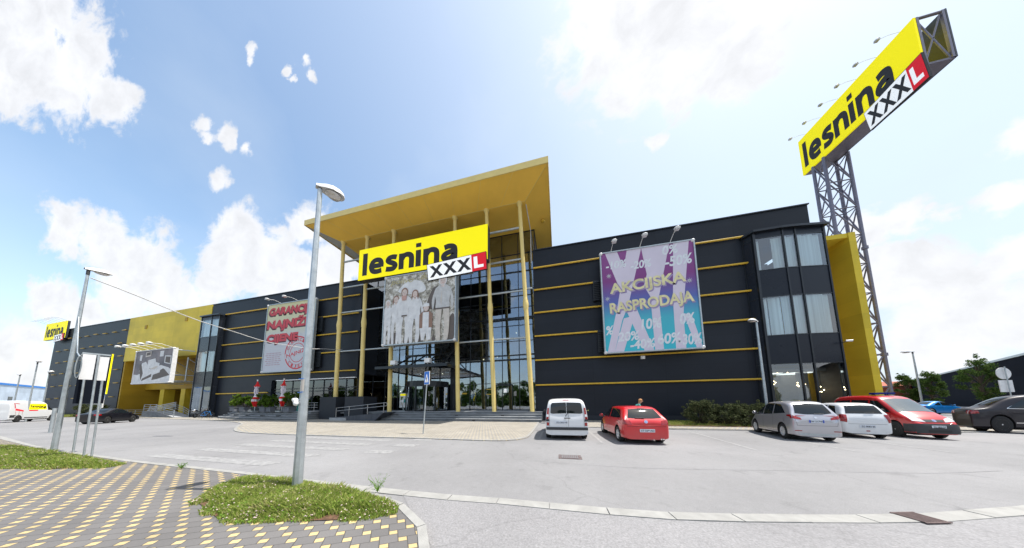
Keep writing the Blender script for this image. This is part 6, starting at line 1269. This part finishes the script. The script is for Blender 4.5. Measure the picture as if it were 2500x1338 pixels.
c.lines([('B', [(-.08, .58), (-.08, 1.72)]), ('B', [(-.72, .58), (-.72, 1.65)]), ('B', [(.72, .58), (.72, 1.65)]), ('L', [(-.05, .4), (-.05, 1.6)]), ('L', [(-1.1, .4), (-1.1, 1.6)]), ('L', [(-1.9, 1.0), (-.05, 1.0)])])
c.plate('ZG·2621·EI', True, .76, .22); c.door_mirror(1.02, 1.12, 'trim', .03); c.wiper((.05, 1.02), (-.10, 1.20))
mb = MB(); mb.box(-2.145, -2.11, -.16, .10, .93, .965); mb.build('door_handle', 'trim', c.t, False)
f = lambda u, v, l=0: (-2.118 - l, -u, v); mb = MB(); text(mb, 'SERVIS', f, -.62, -.30, .97, 1.0, 0, .0, 0, .002) if False else None
# --- silver mpv
c = Car('family_car', (10.2, 12.2, 0), 75, 'silver family car with blue-edged plates, leftmost of the cars by the right bay', hatch(4.08, 1.60, .98, .30, .98, .25, 1.12), 1.75, .20, (-1.27, 1.22), 'paint_silver', .32, spokes=12, sc=(.82, .76))
for a, b in (([(-1.50, 1.10), (-.62, 1.03)], [(-1.05, 1.44), (-.60, 1.48)]), ([(-.52, 1.02), (.28, .98)], [(-.52, 1.49), (.20, 1.48)]), ([(.36, .98), (1.10, .95)], [(.26, 1.47), (.40, 1.43)])): c.both('side_window', 'car_glass', a, b)
c.patch('rear_window', 'car_glass', [(-.62, 1.10), (-.3, 1.055), (.3, 1.055), (.62, 1.10)], [(-.52, 1.44), (0, 1.49), (.52, 1.44)], 'B'); c.patch('windshield', 'car_glass', [(-.66, 1.0), (.66, 1.0)], [(-.52, 1.47), (.52, 1.47)], 'F')
c.mirror_sym('tail_light', 'tail_red', [(.48, .84), (.86, .90)], [(.50, .92), (.84, 1.04)], 'B', nu=8, nv=4, off=.012); c.both('tail_light', 'tail_red', [(-1.98, .92), (-1.62, .99)], [(-1.96, 1.05), (-1.64, 1.03)], nu=8, nv=3, off=.010)
c.mirror_sym('reflector', 'tail_red', [(.52, .40), (.76, .40)], [(.52, .43), (.76, .43)], 'B', nu=4, nv=2, off=.012); c.lines([('B', [(-.66, .62), (.66, .62)]), ('B', [(-.66, .62), (-.72, .95)]), ('B', [(.66, .62), (.72, .95)]), ('L', [(-.57, .35), (-.57, 1.0)]), ('L', [(.32, .35), (.32, .98)]), ('L', [(1.05, .4), (1.1, .93)]), ('L', [(-1.5, .42), (-1.4, .95)]), ('L', [(-1.1, .32), (1.0, .32)])])
c.plate('EW 517NC', True, .79, 0, .50, True); c.badge(0, 0, .93, .045); c.door_mirror(.93, 1.03, 'paint_silver'); c.handles([-.45, .45], .95, 'paint_silver'); c.wiper((-.02, 1.08), (-.34, 1.09)); c.patch('skid_panel', 'galv', [(-.6, .24), (.6, .24)], [(-.66, .32), (.66, .32)], 'B', nu=8, nv=2, off=.012)
# --- white small hatchback
c = Car('hatchback', (12.95, 13.2, 0), 72, 'small white hatchback between the silver car and the red van', hatch(3.75, 1.50, .95, .20, .93, .25, 1.05), 1.69, .20, (-1.18, 1.20), 'paint_white', .31, spokes=6, sc=(.80, .76))
for a, b in (([(-1.42, 1.02), (-.80, .99)], [(-1.20, 1.34), (-.78, 1.38)]), ([(-.70, .99), (.15, .96)], [(-.68, 1.38), (.12, 1.40)]), ([(.23, .96), (1.0, .93)], [(.20, 1.39), (.38, 1.36)])): c.both('side_window', 'car_glass', a, b)
c.patch('rear_window', 'car_glass', [(-.60, 1.03), (.60, 1.03)], [(-.50, 1.36), (0, 1.38), (.50, 1.36)], 'B'); c.patch('windshield', 'car_glass', [(-.62, .96), (.62, .96)], [(-.50, 1.38), (.50, 1.38)], 'F')
c.mirror_sym('tail_light', 'tail_red', [(.66, .66), (.80, .70)], [(.60, .98), (.76, 1.0)], 'B', nu=5, nv=8, off=.012); c.both('tail_light', 'tail_red', [(-1.83, .72), (-1.72, .74)], [(-1.78, .98), (-1.60, .99)], nu=5, nv=6, off=.010)
c.lines([('B', [(-.62, .60), (.62, .60)]), ('L', [(-.75, .35), (-.75, .98)]), ('L', [(.19, .35), (.19, .95)])]); c.plate('ZG 8083 BS', True, .50, 0, .5); c.door_mirror(.85, 1.0, 'paint_white'); c.handles([-.6, .32], .88, 'paint_white'); c.wiper((0, 1.05), (-.3, 1.06)); c.patch('brake_light', 'tail_red', [(-.12, 1.42), (.12, 1.42)], [(-.12, 1.435), (.12, 1.435)], 'B', nu=2, nv=1, off=.012); c.patch('reflector', 'tail_red', [(-.06, .30), (.06, .30)], [(-.06, .34), (.06, .34)], 'B', nu=2, nv=1, off=.012)
# --- red fire service van facing the camera
cad = [(-2.15, -2.16, -2.12, .55, .80, 1.05, .88, .93, .86), (-2.18, -2.14, -2.08, .60, 1.02, 1.55, .96, .955, .86), (-2.1, -2.06, -2.0, .60, 1.05, 1.76, .99, .955, .80), (-1.6, -1.6, -1.5, .60, 1.04, 1.82, 1., .96, .81), (-.5, -.5, -.5, .60, 1.01, 1.83, 1., .965, .82), (.35, .4, .30, .60, .99, 1.80, 1., .965, .81), (.85, 1.0, .62, .60, .96, 1.68, 1., .955, .78), (1.3, 1.48, 1.38, .58, .93, 1.10, .99, .93, .74), (1.75, 1.75, 1.72, .56, .84, .98, .98, .90, .72), (2.08, 2.02, 1.98, .52, .72, .80, .93, .86, .66), (2.19, 2.16, 2.14, .44, .56, .62, .82, .76, .60)]
c = Car('fire_service_van', (15.1, 13.6, 0), 257, 'red fire service van with a blue light bar facing the road', cad, 1.80, .20, (-1.35, 1.33), 'paint_firered', .33, 'van', rim='galv', spokes=9, sc=(.80, .64))
for a, b in (([(-1.95, 1.12), (-.95, 1.10)], [(-1.90, 1.55), (-.95, 1.60)]), ([(-.85, 1.10), (.10, 1.07)], [(-.85, 1.60), (.10, 1.58)]), ([(.2, 1.07), (1.22, 1.03)], [(.2, 1.58), (.55, 1.55)])): c.both('side_window', 'car_glass', a, b)
mat('windscreen', (.05, .075, .09), .05, vary=0, spec=1, coat=1)
c.patch('windshield', 'windscreen', [(-.70, 1.06), (-.3, 1.10), (.3, 1.10), (.70, 1.06)], [(-.58, 1.62), (0, 1.66), (.58, 1.62)], 'F', off=.008)
c.mirror_sym('head_light', 'lamp_clear', [(.34, .68), (.76, .72)], [(.42, .80), (.74, .86)], 'F', nu=8, nv=4, off=.014); c.patch('grille', 'trim', [(-.32, .68), (.32, .68)], [(-.36, .78), (.36, .78)], 'F', nu=8, nv=3, off=.012)
c.patch('bumper', 'trim', [(-.84, .24), (.84, .24)], [(-.84, .60), (-.4, .62), (.4, .62), (.84, .60)], 'F', nu=20, nv=6, off=.022); c.both('bumper', 'trim', [(1.72, .24), (2.12, .24)], [(1.72, .60), (2.12, .60)], nu=6, nv=5, off=.018); c.patch('air_intake', 'black', [(-.40, .28), (.40, .28)], [(-.40, .38), (.40, .38)], 'F', nu=6, nv=2, off=.03)
c.plate('ZG 1820 DF', False, .50, 0, .5); c.badge(0, 0, .74, .07, False, True); c.door_mirror(1.0, 1.12, 'trim', .02); c.handles([-.75, .3], .92); c.lines([('R', [(.15, .4), (.15, 1.05)]), ('R', [(1.1, .5), (1.2, 1.0)]), ('R', [(-.9, .4), (-.9, 1.05)]), ('L', [(.15, .4), (.15, 1.05)]), ('R', [(-1.9, .98), (-.9, .98)])])
f = lambda u, v, l=0: (u * -1, -.905 - l, v); mb = MB()
p, n_ = c.hit((.70, -4, .72), (0, 1, 0)); f = lambda u, v, l=0: (.70 + u, p.y - .006 - l, v); text(mb, '18', f, -.09, .09, .66, .80, 0, .03, 0, .002); mb.build('fleet_number', 'sign_white', c.t, False)
mb = MB(); mb.box(-.15, .15, -.46, .46, 1.86, 1.94, 0); mb.box(-.10, .10, -.4, -.2, 1.83, 1.859, 1); mb.box(-.10, .10, .2, .4, 1.83, 1.859, 1); mb.box(-.12, .12, -.12, .12, 1.951, 1.96, 1); mb.build('light_bar', ['beacon_blue', 'chrome'], c.t, False)
# --- saloons
def saloon(L, H, zb=.92, boot=1.02):
    h = L / 2
    return [(-h + .06, -h + .04, -h + .05, .48, .68, .73, .78, .78, .70), (-h + .02, -h + .01, -h + .02, .52, .80, .88, .92, .88, .70), (-h + .22, -h + .12, -h + .12, .58, zb + .02, boot - .02, .97, .90, .70), (-h + .65, -h + .60, -h + .62, .60, zb + .02, boot, 1., .93, .70), (-h + 1.1, -h + 1.0, -h + 1.25, .60, zb + .02, H - .14, 1., .94, .66), (-h + 1.5, -h + 1.45, -h + 1.75, .60, zb, H - .02, 1., .945, .68), (-.1, -.1, -.05, .58, zb - .01, H, 1., .95, .70), (.65, .75, .40, .57, zb - .03, H - .06, 1., .95, .69), (.95, 1.08, .62, .57, zb - .04, H - .17, 1., .945, .68), (1.25, 1.25, 1.18, .56, zb - .07, .96, .99, .92, .72),
            (h - .6, h - .65, h - .7, .54, .76, .84, .98, .90, .70), (h - .20, h - .25, h - .27, .50, .62, .70, .93, .84, .66), (h - .03, h - .05, h - .06, .42, .50, .54, .78, .72, .58)]
def saloon_trim(c, L, H, zb, pm):
    h = L / 2
    c.both('side_window', 'car_glass', [(-h + 1.25, zb + .07), (-.28, zb + .05)], [(-h + 1.95, H - .11), (-.25, H - .07)]); c.both('side_window', 'car_glass', [(-.20, zb + .05), (.98, zb + .0)], [(-.18, H - .07), (.36, H - .11)])
    c.patch('rear_window', 'car_glass', [(-h + .78, -.55), (-h + .78, .55)], [(-h + 1.50, -.46), (-h + 1.50, .46)], 'T', nu=8, nv=6, off=.008); c.patch('windshield', 'car_glass', [(.58, -.50), (.58, .50)], [(1.12, -.60), (1.12, .60)], 'T', nu=8, nv=6, off=.008)
    c.mirror_sym('tail_light', 'tail_red', [(.48, .76), (.80, .76)], [(.50, .88), (.78, .90)], 'B', nu=6, nv=3, off=.012); c.mirror_sym('head_light', 'lamp_clear', [(.45, .58), (.78, .58)], [(.45, .68), (.76, .70)], 'F', nu=6, nv=3, off=.012)
    c.both('tail_light', 'tail_red', [(-h + .06, .76), (-h + .32, .78)], [(-h + .06, .89), (-h + .30, .89)], nu=5, nv=3, off=.012); c.both('head_light', 'lamp_clear', [(h - .42, .58), (h - .14, .56)], [(h - .46, .70), (h - .2, .68)], nu=5, nv=3, off=.012)
    c.lines([(f, q) for f in 'LR' for q in ([(-.24, .3), (-.24, zb)], [(-h + 1.35, .62), (-h + 1.2, zb)], [(.95, .35), (1.0, zb - .05)], [(-.9, .3), (.95, .3)])]); c.door_mirror(.85, zb + .07, pm); c.handles([-.95, -.08], zb - .10, pm)
c = Car('saloon_car', (21.2, 14.6, 0), -26, 'very dark plum saloon at the right edge of the picture', saloon(4.77, 1.53), 1.82, .20, (-1.42, 1.35), 'paint_plum', .34, spokes=10, sc=(.68, .56, 1.16)); saloon_trim(c, 4.77, 1.53, .92, 'paint_plum'); c.lines([(f, [(-1.9, .42), (2.0, .42)]) for f in 'LR'], 'chrome', 'chrome_strip', .025); c.lines([(f, q) for f in 'LR' for q in ([(-1.15, .985), (1.0, .94)], [(-1.15, .99), (-.42, 1.375), (.36, 1.37)])], 'chrome', 'window_trim', .018)
c = Car('saloon_car', (-43.4, 11.5, 0), 122, 'black saloon parked before the yellow block on the left', saloon(4.6, 1.43), 1.8, .20, (-1.35, 1.33), 'paint_black', .33, spokes=9, sc=(.66, .8)); saloon_trim(c, 4.6, 1.43, .92, 'paint_black')
c = Car('coupe', (36.5, 29.6, 0), -5, 'bright blue car in the distance between the red van and the dark saloon', saloon(4.5, 1.38, .90, .98), 1.8, .2, (-1.35, 1.33), 'paint_blue', .32, spokes=6, sc=(.60, .75)); saloon_trim(c, 4.5, 1.38, .90, 'paint_blue')
c = Car('hatchback', (46.2, 33.4, 0), 15, 'distant red hatchback mostly hidden behind the dark saloon', hatch(3.97, 1.5), 1.70, .20, (-1.28, 1.2), 'paint_red', .31, spokes=5, sc=(.5, .7))
for a, b in (([(-1.55, 1.0), (-.22, .96)], [(-1.22, 1.34), (-.20, 1.41)]), ([(-.12, .95), (.98, .91)], [(-.10, 1.41), (.36, 1.37)])): c.both('side_window', 'car_glass', a, b)
c.patch('rear_window', 'car_glass', [(-.60, 1.00), (.60, 1.00)], [(-.47, 1.34), (.47, 1.34)], 'B')
# --- big white van on the left
duc = [(-2.9, -2.92, -2.88, .60, .95, 1.25, .93, .97, .93), (-2.94, -2.92, -2.86, .65, 1.30, 1.95, .98, .98, .90), (-2.88, -2.84, -2.78, .65, 1.35, 2.28, 1., .98, .84), (-2.3, -2.3, -2.3, .65, 1.30, 2.36, 1., .985, .85), (-.5, -.5, -.5, .65, 1.28, 2.36, 1., .985, .85), (1.0, 1.0, .85, .65, 1.24, 2.32, 1., .98, .83), (1.55, 1.6, 1.25, .65, 1.20, 2.10, 1., .97, .78), (2.1, 2.15, 2.0, .62, 1.12, 1.42, .99, .95, .74), (2.5, 2.45, 2.40, .60, 1.0, 1.16, .97, .90, .70), (2.84, 2.78, 2.74, .52, .80, .92, .90, .84, .66), (2.95, 2.92, 2.90, .42, .58, .66, .80, .76, .60)]
c = Car('large_van', (-58.8, 10.9, 0), 126, 'long white van with a red chair and a yellow panel painted on its side', duc, 2.05, .28, (-1.9, 1.85), 'paint_white', .35, 'van', group='vans and cars at the left end', rim='galv', spokes=8, sc=(.60, .75))
c.both('side_window', 'car_glass', [(1.25, 1.30), (2.0, 1.22)], [(1.25, 1.88), (1.62, 1.85)]); c.patch('windshield', 'car_glass', [(-.75, 1.42), (.75, 1.42)], [(-.62, 2.05), (.62, 2.05)], 'F')
c.both('side_skirt', 'trim', [(-2.8, .50), (-1.5, .50)], [(-2.8, .78), (-1.5, .78)], nu=8, nv=2); c.both('side_skirt', 'trim', [(-1.3, .42), (1.3, .42)], [(-1.3, .52), (1.3, .52)], nu=8, nv=2)
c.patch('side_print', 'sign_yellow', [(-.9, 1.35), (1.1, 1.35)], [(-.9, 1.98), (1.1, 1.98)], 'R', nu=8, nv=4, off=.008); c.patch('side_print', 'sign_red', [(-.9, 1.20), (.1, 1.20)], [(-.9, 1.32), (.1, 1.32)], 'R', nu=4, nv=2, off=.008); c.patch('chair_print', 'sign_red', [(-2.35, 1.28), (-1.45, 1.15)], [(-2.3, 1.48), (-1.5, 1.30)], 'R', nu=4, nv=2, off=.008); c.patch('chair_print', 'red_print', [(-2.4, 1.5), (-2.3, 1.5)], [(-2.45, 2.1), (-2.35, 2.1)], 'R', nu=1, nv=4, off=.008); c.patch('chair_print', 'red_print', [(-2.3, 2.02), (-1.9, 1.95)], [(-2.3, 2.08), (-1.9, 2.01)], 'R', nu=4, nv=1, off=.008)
for x in (-2.3, -1.95, -1.6): c.patch('chair_print', 'faded_red', [(x, .82), (x + .05, .82)], [(x, 1.18), (x + .05, 1.18)], 'R', nu=1, nv=3, off=.008)
p, n_ = c.hit((.1, -4, 1.65), (0, 1, 0)); f = lambda u, v, l=0: (u, p.y - .02 - l, v); mb = MB(); logo(mb, 'lesnina', f, -.75, .95, 1.45, 1.88, 0, .002); text(mb, 'XXXL', f, .25, 1.0, 1.16, 1.33, 0, .03, 0, .004); mb.build('side_lettering', 'ink', c.t, False); c.door_mirror(1.95, 1.45, 'trim', .08)
# --- motorbike, bicycles
def bicycle(loc, rz, m, label, name='bicycle', group=None, basket=False):
    t = thing(name, loc, label, 'bicycle', group, R(rz)); r = .34
    for x in (-.52, .52):
        mb = MB()
        mb.tube([(x + r * math.cos(a), 0, r + r * math.sin(a)) for a in [k * math.pi / 12 for k in range(25)]], .018, 6)
        w = mb.build('wheel', 'rubber', t, False); mb = MB()
        for k in range(10): a = k * math.pi / 5; mb.tube([(x, 0, r), (x + r * math.cos(a), 0, r + r * math.sin(a))], .003, 4)
        mb.build('spokes', 'chrome', w, False)
    mb = MB(); P = dict(bb=(-.06, 0, .30), st=(-.18, 0, .80), hd=(.36, 0, .82), rr=(-.52, 0, r), fr=(.52, 0, r))
    for a, b in (('bb', 'st'), ('bb', 'hd'), ('st', 'hd'), ('rr', 'bb'), ('rr', 'st'), ('hd', 'fr')): mb.tube([P[a], P[b]], .02, 6)
    mb.build('frame', m, t, False)
    mb = MB(); mb.tube([(.36, 0, .8), (.33, 0, 1.0)], .014, 6); mb.tube([(.18, .30, 1.04), (.30, .22, 1.03), (.34, 0, 1.0), (.30, -.22, 1.03), (.18, -.30, 1.04)], .013, 6); mb.build('handlebar', 'chrome', t, False)
    mb = MB()
    for y in (.30, -.30): mb.tube([(.18, y, 1.04), (.06, y * 1.03, 1.03)], .02, 6)
    mb.build('grip', 'lime' if m == 'lime' else 'black', t, False)
    mb = MB(); mb.tube([(-.18, 0, .80), (-.20, 0, .90)], .013, 6); mb.ell((-.22, 0, .92), .14, .08, .035, 0, 6); mb.build('saddle', 'black', t, False); return t
bicycle((-43.6, 17.3, .03), 25, 'paint_blue', 'blue bicycle leaning by the foot of the left bay')
bicycle((1.55, 14.6, .03), 75, 'lime', 'green bicycle with yellow grips standing in front of the red hatchback')
t = thing('motorbike', (-45.6, 17.7, .03), 'black motorbike with shiny mirrors parked beside the blue bicycle', 'motorbike', rz=R(20))
for x in (-.65, .65):
    mb = MB(); mb.lathe((x, 0, .30), [(.18, -.05), (.28, -.06), (.31, 0), (.28, .06), (.18, .05)], 18, 0, 'Y'); mb.build('wheel', 'rubber', t, False)
mb = MB(); mb.ell((0, 0, .55), .45, .16, .20, 0, 8); mb.ell((.3, 0, .80), .25, .15, .14, 0, 8); mb.tube([(.65, 0, .3), (.45, 0, 1.0)], .05, 6); mb.ell((.52, 0, .95), .16, .18, .15, 0, 8); mb.build('body', 'paint_black', t, False)
mb = MB(); mb.ell((-.30, 0, .82), .38, .14, .07, 0, 8); mb.build('seat', 'black', t, False)
mb = MB(); mb.tube([(.35, -.35, 1.05), (.42, 0, 1.02), (.35, .35, 1.05)], .015, 6)
for y in (-.3, .3): mb.tube([(.4, y, 1.05), (.45, y * 1.1, 1.25)], .01, 5); mb.ell((.45, y * 1.1, 1.28), .02, .07, .05, 0, 6)
mb.ell((-.75, 0, .95), .18, .18, .14, 0, 8); mb.build('handlebar', 'chrome', t, False)

# ------------------------------------------------------------------ person bending behind the red hatchback
def skin_person(loc, rz, label):
    t = thing('person', loc, label, 'person', None, R(rz))
    J = [(0, 0, .92, .13), (.10, 0, 1.12, .13), (.24, 0, 1.32, .15), (.30, 0, 1.43, .08), (.36, 0, 1.50, .055), (.42, 0, 1.60, .10), (.43, 0, 1.66, .085),
         (0, .10, .88, .10), (.02, .12, .48, .065), (-.02, .13, .09, .045), (.12, .14, .04, .035), (0, -.10, .88, .10), (-.02, -.12, .48, .065), (-.08, -.13, .09, .045), (.06, -.14, .04, .035),
         (.25, .19, 1.36, .065), (.40, .24, 1.12, .045), (.60, .20, 1.00, .032), (.67, .19, .97, .03), (.25, -.19, 1.36, .065), (.38, -.25, 1.12, .045), (.56, -.20, .98, .032), (.63, -.19, .95, .03)]
    E = [(0, 1), (1, 2), (2, 3), (3, 4), (4, 5), (5, 6), (0, 7), (7, 8), (8, 9), (9, 10), (0, 11), (11, 12), (12, 13), (13, 14), (2, 15), (15, 16), (16, 17), (17, 18), (2, 19), (19, 20), (20, 21), (21, 22)]
    for b in (18, 22):
        p = J[b]
        for k, (dy, ln) in enumerate([(-.026, .065), (-.009, .078), (.009, .072), (.026, .056)]): J.append((p[0] + .04, p[1] + dy, p[2] - .01, .0095)); E.append((b, len(J) - 1)); J.append((p[0] + .04 + ln * .6, p[1] + dy * 1.1, p[2] - .035, .008)); E.append((len(J) - 2, len(J) - 1))
        J.append((p[0] + .025, p[1] + (-.05 if b == 18 else .05), p[2] - .02, .010)); E.append((b, len(J) - 1))
    me = bpy.data.meshes.new('p'); me.from_pydata([j[:3] for j in J], E, []); o = bpy.data.objects.new('p', me); COL.objects.link(o); m = o.modifiers.new('k', 'SKIN'); 
    for i, v in enumerate(me.skin_vertices[0].data): v.radius = (J[i][3], J[i][3]); v.use_root = (i == 0)
    m.use_smooth_shade = True; s_ = o.modifiers.new('s', 'SUBSURF'); s_.levels = 2; s_.render_levels = 2
    dg = bpy.context.evaluated_depsgraph_get(); dg.update(); out = bpy.data.meshes.new_from_object(o.evaluated_get(dg)); bpy.data.objects.remove(o); out.name = 'body'
    out.materials.clear()
    for q in ('skin', 'teal', 'jeans', 'black'): out.materials.append(M[q])
    for p in out.polygons:
        c = p.center; p.use_smooth = True
        arm = c.x > .44 and c.z < 1.1
        p.material_index = 0 if (c.z > 1.455 or arm) else (1 if c.z > .95 else (3 if c.z < .10 else 2))
    b = bpy.data.objects.new('body', out); COL.objects.link(b); b.parent = t
    mb = MB(); mb.ell((.405, 0, 1.665), .115, .098, .10, 0, 9); mb.ell((.355, 0, 1.60), .07, .085, .10, 0, 8); mb.build('hair', 'hair', t, False)
    mb = MB(); mb.ell((.535, 0, 1.60), .022, .016, .022, 0, 6); mb.ell((.43, .10, 1.60), .018, .012, .03, 0, 5); mb.ell((.43, -.10, 1.60), .018, .012, .03, 0, 5)
    for y in (.035, -.035): mb.ell((.518, y, 1.635), .012, .016, .010, 1, 5)
    mb.box(.508, .522, -.022, .022, 1.552, 1.56, 2); mb.build('face', ['skin', 'black', 'red_print'], t, False)
skin_person((4.55, 14.4, .03), 5, 'person with reddish hair and a turquoise top leaning forward behind the red hatchback')
print('objects', len(bpy.data.objects), 'verts', sum(len(m.vertices) for m in bpy.data.meshes))
